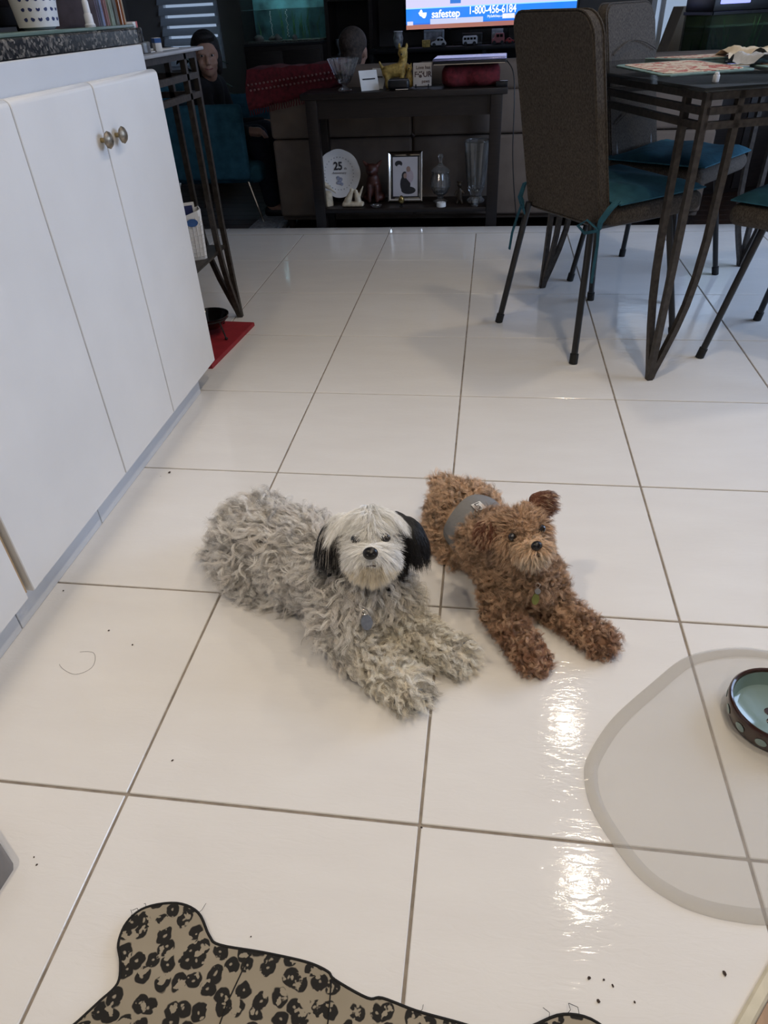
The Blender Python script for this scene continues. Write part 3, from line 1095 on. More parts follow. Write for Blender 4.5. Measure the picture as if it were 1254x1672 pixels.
# ================================================================== on the dining table
ZT = 0.7652
flower = cloth_pattern('floral_placemat_print', [(0.50, 0.42, 0.32), (0.55, 0.47, 0.36), (0.32, 0.07, 0.06), (0.40, 0.14, 0.11), (0.13, 0.20, 0.17)], 22)
edge_m = pm('sage_green_binding', (0.14, 0.21, 0.19), rough=0.85, var=0.25, vscale=40)
for (pts, lab) in (([(0.884, 2.170), (0.965, 1.755), (1.235, 1.86), (1.150, 2.270)], 'floral placemat with green border at the near left of the glass table'),
                   ([(1.010, 2.400), (1.135, 2.29), (1.47, 2.37), (1.36, 2.49)], 'floral placemat with green border at the far side of the glass table'),
                   ([(1.285, 1.80), (1.64, 1.92), (1.56, 2.20), (1.25, 2.02)], 'floral placemat with green border at the photo edge')):
    cx = sum(p[0] for p in pts)/4
    cy = sum(p[1] for p in pts)/4
    t = thing('placemat', lab, 'placemat', (cx, cy, ZT), 0, 'placemats on the glass table')
    ol = []
    for k in range(4):
        p, q = Vector(pts[k]), Vector(pts[(k+1) % 4])
        for s in (0.06, 0.3, 0.5, 0.7, 0.94):
            v = p.lerp(q, s)
            ol.append((v.x-cx, v.y-cy))
    b = B(); prism(b, ol, 0.0, 0.0035, inset=0.001); fin(b, 'border', edge_m, t)
    b = B(); prism(b, [(x*0.86, y*0.86) for x, y in ol], 0.0035, 0.0050); fin(b, 'panel', flower, t)
# crumpled napkins
for (x, y, s, c, lab) in ((1.335, 2.30, 0.085, (0.60, 0.50, 0.36), 'crumpled cream paper napkin on the far placemat'), (1.51, 2.24, 0.085, (0.62, 0.62, 0.61), 'crumpled white napkin beside the cream one'),
                          (1.285, 2.045, 0.075, (0.40, 0.40, 0.40), 'folded grey napkin at the edge of the near placemat')):
    b = B()
    n = 14
    rnd = random.Random(int(x*1000))
    ph = [rnd.uniform(0, 6.28) for _ in range(6)]
    g = []
    for i in range(n+1):
        row = []
        for j in range(n+1):
            u, v = i/n*2-1, j/n*2-1
            z = 0.004+0.016*(1-0.5*(u*u+v*v))+0.010*math.sin(4*u+ph[0])*math.cos(3*v+ph[1])+0.006*math.sin(8*u+5*v+ph[2])
            row.append(b.verts.new((s*u*(1+0.1*math.sin(3*v+ph[3])), s*v*(1+0.1*math.sin(3*u+ph[4])), max(0.0012, z))))
        g.append(row)
    for i in range(n):
        for j in range(n):
            b.faces.new((g[i][j], g[i+1][j], g[i+1][j+1], g[i][j+1]))
    r_ = bmesh.ops.extrude_face_region(b, geom=list(b.faces))
    bmesh.ops.translate(b, vec=(0, 0, 0.001), verts=[v for v in r_['geom'] if isinstance(v, bmesh.types.BMVert)])
    tag(fin(b, 'napkin', pm('napkin_paper', c, rough=0.85, var=0.06, vscale=30), loc=(x, y, ZT+0.004)), lab, 'napkin', 'napkins on the glass table')
t = thing('salt_shaker', 'tiny white shaker near the corner of the glass table', 'shaker', (1.052, 1.572, ZT), R(30))
b = B(); box(b, (0, 0, 0.009), (0.013, 0.013, 0.018), bevel=0.003); fin(b, 'body', M['white_plastic'], t)
b = B(); lathe(b, [(0.006, 0.018), (0.005, 0.022), (0, 0.023)], 12); fin(b, 'cap', M['white_plastic'], t)

# ================================================================== foreground


def smooth_outline(pts, n=8, closed=True):
    """Catmull-Rom through plan points"""
    out = []
    m = len(pts)
    for i in range(m):
        p0, p1, p2, p3 = [Vector(pts[(i+k) % m]) for k in (-1, 0, 1, 2)]
        for k in range(n):
            t = k/n
            v = 0.5*((2*p1)+(-p0+p2)*t+(2*p0-5*p1+4*p2-p3)*t*t+(-p0+3*p1-3*p2+p3)*t**3)
            out.append((v.x, v.y))
    return out


leo = [(0.072, -0.289), (0.088, -0.267), (0.102, -0.246), (0.095, -0.223), (0.083, -0.203), (0.083, -0.178), (0.100, -0.158), (0.139, -0.148), (0.172, -0.156), (0.196, -0.181), (0.213, -0.190), (0.270, -0.192),
       (0.326, -0.196), (0.355, -0.203), (0.366, -0.211), (0.408, -0.225), (0.426, -0.223), (0.467, -0.231), (0.511, -0.236), (0.570, -0.242), (0.600, -0.230), (0.637, -0.214), (0.675, -0.218), (0.71, -0.25), (0.705, -0.30),
       (0.68, -0.335), (0.70, -0.38), (0.67, -0.43), (0.61, -0.43), (0.57, -0.40), (0.40, -0.39), (0.22, -0.39), (0.16, -0.42), (0.09, -0.42), (0.05, -0.37), (0.065, -0.33), (0.06, -0.305)]
leo = smooth_outline(leo, 5)
t = thing('leopard_mat', 'bone-shaped leopard print mat with frayed black edge', 'mat', (0, 0, 0))
b = B(); prism(b, leo[::-1], 0.0, 0.009, inset=0.002); fin(b, 'pad', M['leopard'], t)
b = B(); tube(b, [(x, y, 0.0072) for x, y in leo], 0.0022, seg=6, closed=True); fin(b, 'binding', M['black_trim'], t)
random.seed(11)
for (x, y) in ((0.085, -0.175), (0.095, -0.165), (0.62, -0.222), (0.640, -0.214), (0.655, -0.214), (0.47, -0.232), (0.17, -0.158), (0.10, -0.157)):
    b = B()
    a = random.uniform(0.4, 2.6)
    L = random.uniform(0.006, 0.020)
    tube(b, [(x, y, 0.007), (x+L*0.5*math.cos(a), y+L*0.5*math.sin(a), 0.011), (x+L*math.cos(a+0.5), y+L*math.sin(a+0.5), 0.006)], 0.00035, seg=4)
    fin(b, 'loose_thread', M['black_trim'], t)
b = B(); tube(b, [(0.255, -0.196, 0.0093), (0.243, -0.25, 0.0093), (0.232, -0.36, 0.0093)], 0.0009, seg=4); fin(b, 'seam', M['black_trim'], t)
b = B(); tube(b, [(0.362, -0.212, 0.0093), (0.366, -0.25, 0.0093), (0.372, -0.36, 0.0093)], 0.0009, seg=4); fin(b, 'seam', M['black_trim'], t)

# clear plastic mat
cl = [(0.691, 0.101), (0.701, 0.140), (0.747, 0.213), (0.818, 0.289), (0.880, 0.350), (0.927, 0.375), (0.982, 0.389), (1.037, 0.387), (1.10, 0.365), (1.15, 0.31), (1.165, 0.23), (1.13, 0.15), (1.065, 0.06), (0.995, -0.020),
      (0.945, -0.070), (0.90, -0.084), (0.86, -0.085), (0.824, -0.081), (0.788, -0.070), (0.750, -0.044), (0.720, 0.0), (0.696, 0.052)]
cl = smooth_outline(cl, 5)
t = thing('plastic_mat', 'clear plastic floor mat with thick rounded rim under the bowl', 'mat', (0, 0, 0))
cx, cy = 0.93, 0.14
b = B(); prism(b, cl[::-1], 0.0006, 0.0024); fin(b, 'sheet', M['clear'], t)
n = len(cl)
inner = []
for i in range(n):
    p, q = Vector(cl[i-1]), Vector(cl[(i+1) % n])
    tt = (q-p).normalized()
    nn = Vector((tt.y, -tt.x))
    inner.append((cl[i][0]+nn.x*0.020, cl[i][1]+nn.y*0.020))
b = B()
prof = [(0.0, 0.0008), (0.0, 0.0050), (0.15, 0.0072), (0.5, 0.0080), (0.85, 0.0062), (1.0, 0.0026)]
rings = []
for (s, z) in prof:
    rings.append([b.verts.new((cl[i][0]*(1-s)+inner[i][0]*s, cl[i][1]*(1-s)+inner[i][1]*s, z)) for i in range(n)])
for A, D in zip(rings[:-1], rings[1:]):
    for i in range(n):
        b.faces.new((A[i], A[(i+1) % n], D[(i+1) % n], D[i]))
fin(b, 'rim', M['clear_rim'], t)

# pet bowl
t = thing('pet_bowl', 'brown glazed pet bowl with aqua dots and aqua inside', 'bowl', (1.000, 0.236, 0.0026))
b = B(); lathe(b, [(0, 0.0), (0.060, 0.0), (0.069, 0.004), (0.0735, 0.020), (0.075, 0.036), (0.0745, 0.040), (0.072, 0.0425), (0.0690, 0.041), (0.0675, 0.037)], 48); fin(b, 'outside', M['brown_glaze'], t)
b = B(); lathe(b, [(0.0675, 0.037), (0.066, 0.026), (0.062, 0.012), (0.055, 0.008), (0, 0.007)], 48); fin(b, 'inside', M['aqua_glaze'], t)
for k in range(13):
    a = 2*PI*k/13+0.25
    z = 0.020
    rr = 0.0738
    b = B(); ellipsoid(b, (0, 0, 0), (0.0010, 0.0085, 0.0085)); fin(b, 'dot', M['aqua_glaze'], t, loc=(rr*math.cos(a), rr*math.sin(a), z), rot=(0, R(8), a))
for (x, y, r1, r2) in ((0.024, -0.004, 0.015, 0.019), (-0.002, 0.010, 0.0105, 0.0085), (-0.004, -0.010, 0.0105, 0.0085), (0.010, -0.028, 0.0105, 0.0085), (0.012, 0.026, 0.0105, 0.0085)):
    b = B(); ellipsoid(b, (x, y, 0.0075), (r1, r2, 0.0008)); fin(b, 'paw_print', M['brown_glaze'], t)

# grey bin corner at the near left edge
t = thing('pedal_bin', 'grey plastic bin corner at the lower left edge of the photo', 'bin', (-0.225, -0.20, 0))
bo = []
for (x, y) in ((0.108, 0.080), (0.113, 0.072), (0.112, 0.060), (0.095, -0.13), (-0.13, -0.13), (-0.14, 0.12), (0.04, 0.128)):
    bo.append((x, y))
b = B(); prism(b, bo[::-1], 0.0, 0.055, inset=0.004); fin(b, 'body', pm('grey_plastic', (0.20, 0.185, 0.175), rough=0.55, var=0.05, vscale=10), t)
b = B(); prism(b, [(x*0.93, y*0.93) for x, y in bo][::-1], 0.055, 0.062, inset=0.003); fin(b, 'lid', pm('grey_plastic_lid', (0.21, 0.195, 0.185), rough=0.55, var=0.05, vscale=10), t)

# crumbs on the tiles
cr_m = pm('dark_crumb', (0.05, 0.03, 0.02), rough=0.8, var=0.4, vscale=200)
random.seed(5)
for (x, y, s) in ((-0.283, 0.878, 0.0038), (-0.186, 0.325, 0.0024), (-0.123, 0.294, 0.0022), (0.048, 0.063, 0.0022), (0.671, -0.170, 0.0026), (0.679, -0.193, 0.0026), (0.832, -0.146, 0.0032), (0.688, -0.170, 0.0018),
                  (0.698, -0.175, 0.0020), (-0.335, 0.425, 0.0022), (0.039, 0.629, 0.0016), (-0.092, -0.108, 0.0014), (-0.082, -0.118, 0.0018), (0.453, -0.004, 0.0018), (0.721, -0.189, 0.0016), (0.248, -0.173, 0.0013),
                  (-0.30, 0.86, 0.0012), (0.22, 0.33, 0.0012)):
    b = B()
    g = bmesh.ops.create_icosphere(b, subdivisions=1, radius=1.0)
    for v in b.verts:
        v.co *= random.uniform(0.75, 1.2)
        v.co.x *= 1.4
        v.co.z *= 0.55
        v.co *= s*0.75
    tag(fin(b, 'crumb', cr_m, loc=(x, y, s*0.45), rot=(0, 0, random.uniform(0, 3))), 'tiny dark crumb lying on the white tiles', 'crumb', 'crumbs on the tiles')
# stray hairs
for (pts, lab) in (([(-0.24, 0.235, 0.0006), (-0.20, 0.215, 0.0006), (-0.175, 0.235, 0.0006), (-0.19, 0.268, 0.0006), (-0.23, 0.262, 0.0006)], 'long curled stray hair on the tile before the cabinets'),):
    sm = smooth_outline([(p[0], p[1]) for p in pts], 8)
    b = B(); tube(b, [(x, y, 0.0006) for x, y in sm[:30]], 0.0003, seg=4); tag(fin(b, 'stray_hair', M['grey_ink']), lab, 'hair')

# ================================================================== console table and what stands on it
t = thing('console_table', 'espresso wood console table with one low shelf behind the sofa', 'table', (0.033, 3.76, ZL))
TW, TD, TH = 1.09, 0.30, 0.790
b = B(); box(b, (0, 0, TH-0.015), (TW, TD, 0.030), bevel=0.005); fin(b, 'top', M['wood_dark'], t)
b = B(); box(b, (0, -TD/2+0.03, TH-0.075), (TW-0.12, 0.018, 0.09)); fin(b, 'apron', M['wood_dark'], t, smooth=False)
b = B(); box(b, (0, TD/2-0.03, TH-0.075), (TW-0.12, 0.018, 0.09)); fin(b, 'apron', M['wood_dark'], t, smooth=False)
for sx in (-1, 1):
    for sy in (-1, 1):
        b = B(); box(b, (sx*(TW/2-0.055), sy*(TD/2-0.030), (TH-0.03)/2), (0.062, 0.05, TH-0.03), bevel=0.004); fin(b, 'leg', M['wood_dark'], t)
    b = B(); box(b, (sx*(TW/2-0.055), 0, TH-0.075), (0.018, TD-0.1, 0.09)); fin(b, 'apron', M['wood_dark'], t, smooth=False)
SHZ = 0.218
b = B(); box(b, (0, 0, SHZ-0.012), (TW-0.08, TD-0.02, 0.024), bevel=0.003); fin(b, 'shelf', M['wood_dark'], t)
ZC, ZS = ZL+TH+0.0002, ZL+SHZ+0.0002       # upper surface, shelf surface
YC = 3.74

# crystal bowl on a foot
t = thing('crystal_bowl', 'cut crystal footed bowl at the left end of the console', 'bowl', (-0.290, YC, ZC))
def facet(i, a):
    return 1+0.035*math.cos(16*a)
b = B(); lathe(b, [(0, 0.0), (0.035, 0.0), (0.036, 0.005), (0.014, 0.014), (0.012, 0.026), (0.030, 0.036), (0.052, 0.075), (0.084, 0.146), (0.080, 0.146), (0.048, 0.076), (0.026, 0.042), (0, 0.038)], 64, fr=facet); fin(b, 'bowl', M['crystal'], t, smooth=False)
random.seed(9)
for k in range(9):
    b = B(); ellipsoid(b, (0, 0, 0), (0.014, 0.011, 0.010), seg=10, rings=6); fin(b, 'pebble', pm('potpourri', (0.20+0.1*random.random(), 0.16, 0.10), rough=0.6, var=0.4, vscale=60), t, loc=(random.uniform(-0.028, 0.028), random.uniform(-0.028, 0.028), 0.062+0.010*(k % 3)))
# papers
for (x, y, w, h, rx, rz, lab) in ((-0.150, 3.70, 0.10, 0.16, 68, 28, 'white folded letter leaning beside the crystal bowl'), (-0.115, 3.79, 0.09, 0.17, 62, -24, 'white printed sheet propped up behind the folded letter')):
    t = thing('letter', lab, 'letter', (x, y, ZC), R(rz), 'letters on the console')
    rot = Matrix.Rotation(R(-(90-rx)), 3, 'X')
    b = B(); box(b, (0, 0, h*0.30), (w, 0.0012, h*0.60), rot=rot)
    zmin = min(v.co.z for v in b.verts)
    bmesh.ops.translate(b, vec=(0, 0, -zmin), verts=b.verts)
    fin(b, 'sheet', M['paper'], t, smooth=False)
    b = B(); box(b, (0, -0.0012, h*0.34), (w*0.7, 0.0006, 0.006), rot=rot)
    bmesh.ops.translate(b, vec=(0, 0, -zmin), verts=b.verts)
    fin(b, 'print', M['ink'], t, smooth=False)
# gold dog figurine
t = thing('dog_figurine', 'straw-gold dog figurine looking up on the console', 'figurine', (-0.012, 3.75, ZC))
b = B()
capsule(b, (-0.045, 0, 0.075), 0.030, (0.030, 0, 0.085), 0.034); capsule(b, (0.030, 0, 0.09), 0.026, (0.045, 0, 0.145), 0.020)
ellipsoid(b, (0.040, -0.01, 0.158), (0.026, 0.030, 0.024)); ellipsoid(b, (0.038, -0.034, 0.150), (0.013, 0.018, 0.012))
ellipsoid(b, (0.022, 0, 0.186), (0.008, 0.008, 0.016)); ellipsoid(b, (0.060, 0, 0.186), (0.008, 0.008, 0.016))
for (x, y) in ((-0.045, -0.016), (-0.045, 0.016), (0.035, -0.018), (0.035, 0.018)):
    capsule(b, (x, y, 0.07), 0.014, (x, y, 0.010), 0.012)
capsule(b, (-0.07, 0, 0.09), 0.010, (-0.085, 0, 0.12), 0.006)
new_obj('body', blob('body', b, 0.005, 4), M['gold'], t)
b = B(); ellipsoid(b, (0.038, -0.053, 0.154), (0.005, 0.005, 0.004)); fin(b, 'nose', M['black'], t)
t = thing('cat_figurine', 'small straw-yellow figurine beside the black pouch', 'figurine', (0.062, 3.735, ZC))
b = B(); capsule(b, (0, 0, 0.025), 0.024, (0, 0, 0.065), 0.015); ellipsoid(b, (0, -0.006, 0.090), (0.017, 0.017, 0.016)); ellipsoid(b, (-0.010, 0, 0.106), (0.005, 0.004, 0.009)); ellipsoid(b, (0.010, 0, 0.106), (0.005, 0.004, 0.009))
new_obj('body', blob('body', b, 0.004, 4), M['gold'], t)
b = B(); ellipsoid(b, (0, -0.022, 0.090), (0.004, 0.003, 0.003)); fin(b, 'nose', M['black'], t)
t = thing('pouch', 'rounded black zip pouch before the gold dog figurine', 'pouch', (0.012, 3.665, ZC))
b = B(); box(b, (0, 0, 0.026), (0.115, 0.05, 0.052), bevel=0.018, seg=4); fin(b, 'body', M['black'], t)
b = B(); tube(b, [(-0.05, -0.02, 0.046), (0.05, -0.02, 0.046)], 0.0018, seg=6); fin(b, 'zip', M['grey_ink'], t)
t = thing('pen', 'slim silver pen lying at the console edge', 'pen', (0.035, 3.628, ZC+0.0045), R(3))
b = B(); tube(b, [(-0.035, 0, 0), (0.03, 0, 0)], 0.004, seg=10); fin(b, 'barrel', M['silver'], t)
b = B(); tube(b, [(0.03, 0, 0), (0.042, 0, 0)], 0.004, seg=10, radii=[0.0035, 0.0008]); fin(b, 'tip', M['black'], t)
# sign tile on an easel
t = thing('sign_tile', 'square cream sign tile on a small black easel reading Love has four paws', 'sign', (0.133, 3.70, ZC))
rot = R(-8)
b = B(); box(b, (0, 0, 0.052), (0.097, 0.008, 0.104), bevel=0.002); fin(b, 'tile', pm('cream_sign', (0.60, 0.54, 0.48), rough=0.5, var=0.04, vscale=20), t, loc=(0, 0, 0.010), rot=(rot, 0, 0))
sign_ink = pm('brown_sign_ink', (0.12, 0.075, 0.065), rough=0.6, var=0.15, vscale=60)
def on_sign(x, z):
    return (x, -0.0048-0.0*z+math.sin(-rot)*0.0+(z)*math.sin(-rot)*1.0*0.0+z*0.1392, 0.010+z*0.99)
text_mesh('lettering', 'Love has', 0.021, sign_ink, t, on_sign(0.004, 0.083), (R(90)+rot, 0, 0), bold=0.0004)
text_mesh('lettering', 'F', 0.034, sign_ink, t, on_sign(-0.034, 0.052), (R(90)+rot, 0, 0), bold=0.0008)
text_mesh('lettering', 'UR', 0.034, sign_ink, t, on_sign(0.026, 0.052), (R(90)+rot, 0, 0), bold=0.0008)
text_mesh('lettering', 'paws', 0.021, sign_ink, t, on_sign(0.018, 0.022), (R(90)+rot, 0, 0), bold=0.0004)
for (x, z, s) in ((-0.010, 0.045, 0.0085), (-0.021, 0.054, 0.0042), (-0.014, 0.063, 0.0044), (-0.004, 0.064, 0.0044), (0.003, 0.056, 0.0042)):
    b = B(); ellipsoid(b, (0, 0, 0), (s, 0.0008, s*0.85), seg=12, rings=8); fin(b, 'paw_mark', sign_ink, t, loc=on_sign(x, z), rot=(rot, 0, 0))
for sx in (-1, 1):
    b = B(); tube(b, [(sx*0.033, 0.035, 0.070), (sx*0.033, 0.012, 0.006), (sx*0.033, -0.014, 0.006), (sx*0.033, -0.014, 0.020)], 0.0035, seg=6); fin(b, 'easel_leg', M['black'], t)
# red cloth bundle with a laptop on top
t = thing('cloth_bundle', 'dark red cloth bundle under the closed laptop', 'cloth', (0.385, 3.76, ZC))
b = B(); box(b, (0, 0, 0.05), (0.30, 0.20, 0.10), bevel=0.03, seg=3); ellipsoid(b, (0.06, -0.08, 0.045), (0.09, 0.04, 0.045)); ellipsoid(b, (-0.09, -0.08, 0.035), (0.06, 0.035, 0.035))
new_obj('folds', blob('folds', b, 0.010, 6), M['red_cloth'], t)
t = thing('laptop', 'closed silver laptop with TV-blue tinted lid on the red bundle', 'laptop', (0.380, 3.745, ZC+0.1035), R(-1))
lap = pm('tv_tinted_aluminium', (0.42, 0.42, 0.70), rough=0.22, metal=0.9, var=0.03, vscale=10)  # the television's blue reflection is tinted into the lid colour
b = B(); box(b, (0, 0, 0.008), (0.37, 0.255, 0.016), bevel=0.005, seg=3); fin(b, 'base', M['black'], t)
b = B(); box(b, (0, 0, 0.0225), (0.37, 0.255, 0.012), bevel=0.005, seg=3); fin(b, 'lid', lap, t)
b = B(); box(b, (0, -0.1272, 0.0030), (0.36, 0.002, 0.003)); fin(b, 'edge_trim', M['silver'], t, smooth=False)
t = thing('dark_box', 'low black box at the right end of the console', 'box', (0.545, 3.68, ZC))
b = B(); box(b, (0, 0, 0.010), (0.06, 0.07, 0.020), bevel=0.003); fin(b, 'body', M['black'], t)
b = B(); box(b, (0, 0, 0.0225), (0.062, 0.072, 0.005), bevel=0.002); fin(b, 'lid', M['black_gloss'], t)
# cable from the laptop down to the floor
b = B()
cp = [(0.555, 3.75, ZC+0.115), (0.600, 3.72, ZC+0.06), (0.615, 3.68, ZC-0.06), (0.622, 3.67, 0.30), (0.640, 3.68, 0.12), (0.665, 3.70, -0.05), (0.68, 3.71, ZL+0.004)]
cs = []
for i in range(len(cp)-1):
    p0, p1, p2, p3 = Vector(cp[max(i-1, 0)]), Vector(cp[i]), Vector(cp[i+1]), Vector(cp[min(i+2, len(cp)-1)])
    for k in range(6):
        s = k/6
        cs.append(0.5*((2*p1)+(-p0+p2)*s+(2*p0-5*p1+4*p2-p3)*s*s+(-p0+3*p1-3*p2+p3)*s**3))
tube(b, cs, 0.003, seg=6)
tag(fin(b, 'power_cable', M['black']), 'thin black power cable hanging from the console to the floor', 'cable')

# --- shelf: anniversary plate
t = thing('anniversary_plate', 'white scalloped 25th anniversary plate standing on the shelf', 'plate', (-0.365, 3.80, ZS))
pr = [(0, 0.004), (0.080, 0.003), (0.092, 0.010), (0.124, 0.018), (0.125, 0.021), (0.090, 0.0135), (0.078, 0.0065), (0, 0.0075)]
b = B(); lathe(b, [(r_, z) for r_, z in pr], 72, fr=lambda i, a: 1+(0.022*abs(math.cos(4*a)) if i in (3, 4) else 0))
for v in b.verts:
    x, y, z = v.co
    v.co = Vector((x, -z, y))
fin(b, 'dish', M['porcelain'], t, loc=(0, 0, 0.152), rot=(R(-9), 0, 0))
def on_plate(x, z, d=0.0092):
    v = Matrix.Rotation(R(-9), 3, 'X') @ Vector((x, -d, z))
    return (v.x, v.y, v.z+0.152)
text_mesh('lettering', '25', 0.058, M['ink'], t, on_plate(-0.005, 0.038), (R(81), 0, 0), bold=0.0015, sx=0.9)
text_mesh('lettering', 'th', 0.018, M['ink'], t, on_plate(0.038, 0.026), (R(81), 0, 0))
text_mesh('lettering', 'Anniversary', 0.017, M['grey_ink'], t, on_plate(0.0, 0.004), (R(81), 0, 0), shear=0.3)
for k in range(30):
    a = 2*PI*k/30
    b = B(); ellipsoid(b, (0, 0, 0), (0.0045, 0.0008, 0.0028), seg=8, rings=5)
    fin(b, 'rim_motif', M['grey_ink'], t, loc=on_plate(0.087*math.cos(a), 0.087*math.sin(a), 0.0115), rot=(R(-9), -a, 0))
bell = pm('silver_blue_print', (0.30, 0.32, 0.40), rough=0.3, var=0.5, vscale=80)
for (x, z, s) in ((-0.008, -0.022, 0.011), (0.008, -0.030, 0.011), (0.0, -0.045, 0.013), (0.014, -0.055, 0.009), (-0.012, -0.048, 0.008)):
    b = B(); ellipsoid(b, (0, 0, 0), (s, 0.0008, s), seg=12, rings=6); fin(b, 'bell_motif', bell, t, loc=on_plate(x, z), rot=(R(-9), 0, 0))
for sx in (-1, 1):
    b = B(); tube(b, [(sx*0.05, 0.05, 0.10), (sx*0.05, 0.035, 0.004), (sx*0.05, -0.030, 0.004), (sx*0.05, -0.030, 0.025)], 0.003, seg=6); fin(b, 'stand_wire', M['black'], t)
# bird on a stump
t = thing('bird_figurine', 'small cream bird figurine perched on a stump before the plate', 'figurine', (-0.425, 3.705, ZS))
b = B(); lathe(b, [(0, 0), (0.030, 0), (0.029, 0.04), (0.024, 0.070), (0.012, 0.080), (0, 0.081)], 16, fr=lambda i, a: 1+0.05*math.cos(5*a+i)); fin(b, 'stump', M['cream'], t)
b = B(); capsule(b, (-0.012, 0, 0.112), 0.015, (0.012, 0, 0.096), 0.011); ellipsoid(b, (-0.022, 0, 0.128), (0.011, 0.010, 0.010)); capsule(b, (0.015, 0, 0.094), 0.007, (0.050, 0, 0.066), 0.003)
new_obj('bird', blob('bird', b, 0.003, 3), M['cream'], t)
b = B(); tube(b, [(-0.031, 0, 0.128), (-0.041, 0, 0.126)], 0.003, seg=6, radii=[0.003, 0.0004]); fin(b, 'beak', M['black'], t)
# two doves
t = thing('dove_figurine', 'cream figurine of two doves on one base before the plate', 'figurine', (-0.272, 3.675, ZS))
b = B(); box(b, (0, 0, 0.012), (0.125, 0.05, 0.024), bevel=0.008)
capsule(b, (-0.030, 0, 0.03), 0.022, (-0.010, 0, 0.070), 0.013); ellipsoid(b, (-0.004, 0, 0.088), (0.012, 0.011, 0.012)); capsule(b, (-0.035, 0, 0.03), 0.012, (-0.055, 0, 0.022), 0.006)
capsule(b, (0.030, 0, 0.03), 0.020, (0.024, 0, 0.064), 0.013); ellipsoid(b, (0.020, 0, 0.080), (0.012, 0.011, 0.012)); capsule(b, (0.036, 0, 0.05), 0.010, (0.062, 0, 0.105), 0.004)
new_obj('doves', blob('doves', b, 0.004, 3), M['cream'], t)
b = B(); tube(b, [(0.006, -0.002, 0.088), (0.012, -0.002, 0.086)], 0.0025, seg=6, radii=[0.0025, 0.0004]); fin(b, 'beak', M['black'], t)
# red fox / dog figurine
t = thing('fox_figurine', 'dark russet dog figurine sitting between plate and silver frame', 'figurine', (-0.165, 3.79, ZS))
rus = pm('russet_resin', (0.05, 0.014, 0.009), rough=0.5, var=0.5, vscale=30)
b = B(); capsule(b, (0, 0.01, 0.06), 0.048, (0, -0.01, 0.125), 0.036); ellipsoid(b, (-0.002, -0.02, 0.175), (0.038, 0.036, 0.034)); ellipsoid(b, (-0.004, -0.050, 0.168), (0.017, 0.02, 0.014))
for s in (-1, 1):
    capsule(b, (s*0.030, -0.012, 0.195), 0.013, (s*0.055, -0.012, 0.222), 0.006); capsule(b, (s*0.022, -0.035, 0.09), 0.015, (s*0.022, -0.045, 0.012), 0.012)
    ellipsoid(b, (s*0.042, 0.0, 0.025), (0.025, 0.04, 0.025))
new_obj('body', blob('body', b, 0.006, 3), rus, t)
b = B(); ellipsoid(b, (-0.004, -0.069, 0.172), (0.006, 0.005, 0.005)); fin(b, 'nose', M['black'], t)
# silver picture frame
t = thing('picture_frame', 'bright silver picture frame with a family photo on the shelf', 'picture frame', (0.025, 3.745, ZS))
FW, FH = 0.205, 0.265
fr = Matrix.Rotation(R(-10), 3, 'X')
fo = thing('x', None, None); bpy.data.objects.remove(fo)
def frame_side(p, q, w):
    return p, q, w
b = B()
prof = [(0.0, 0.0), (0.004, -0.014), (0.010, -0.017), (0.018, -0.012), (0.024, -0.006), (0.024, 0.0)]
corners = [(-1, 0), (1, 0), (1, 1), (-1, 1)]
rings = []
for (sx, sz) in corners:
    ring = []
    for (d, y) in prof:
        ring.append(b.verts.new((sx*(FW/2-d), y, (d if sz == 0 else FH-d))))
    rings.append(ring)
for k in range(4):
    A, D = rings[k], rings[(k+1) % 4]
    for i in range(len(prof)):
        j = (i+1) % len(prof)
        b.faces.new((A[i], A[j], D[j], D[i]))
fin(b, 'frame', M['silver'], t, loc=(0, 0, 0.004), rot=(R(-10), 0, 0), smooth=False)
b = B(); box(b, (0, -0.001, FH/2), (FW-0.046, 0.003, FH-0.046)); fin(b, 'mount', M['black'], t, loc=(0, 0, 0.004), rot=(R(-10), 0, 0), smooth=False)
ph = B(); box(ph, (0, -0.0030, FH/2), (FW-0.062, 0.001, FH-0.062)); photo = fin(ph, 'photo', pm('photo_paper', (0.50, 0.48, 0.50), rough=0.25, var=0.05, vscale=8), t, loc=(0, 0, 0.004), rot=(R(-10), 0, 0), smooth=False)
dark_p = pm('photo_dark_print', (0.02, 0.02, 0.025), rough=0.3, var=0.2, vscale=40)
skin_p = pm('photo_skin_print', (0.30, 0.20, 0.16), rough=0.3, var=0.1, vscale=40)
shirt_p = pm('photo_shirt_print', (0.40, 0.33, 0.36), rough=0.3, var=0.1, vscale=40)
for (x, z, a, c, m_) in ((0.000, 0.095, 0.030, 0.048, dark_p), (0.018, 0.062, 0.042, 0.020, dark_p), (0.022, 0.135, 0.026, 0.036, shirt_p), (0.018, 0.172, 0.012, 0.015, skin_p), (-0.003, 0.138, 0.018, 0.022, dark_p), (-0.001, 0.138, 0.010, 0.014, skin_p), (-0.038, 0.200, 0.022, 0.016, dark_p), (-0.036, 0.192, 0.014, 0.012, photo.data.materials[0])):
    e = B(); ellipsoid(e, (x, -0.0036-0.0003*(m_ is skin_p), z), (a, 0.0004, c), seg=14, rings=8); fin(e, 'printed_figure', m_, photo)
b = B(); box(b, (0, 0.045, 0.10), (0.05, 0.004, 0.20), rot=Matrix.Rotation(R(14), 3, 'X')); fin(b, 'prop', M['black'], t, loc=(0, 0.05, 0.002), smooth=False)
b = t.children
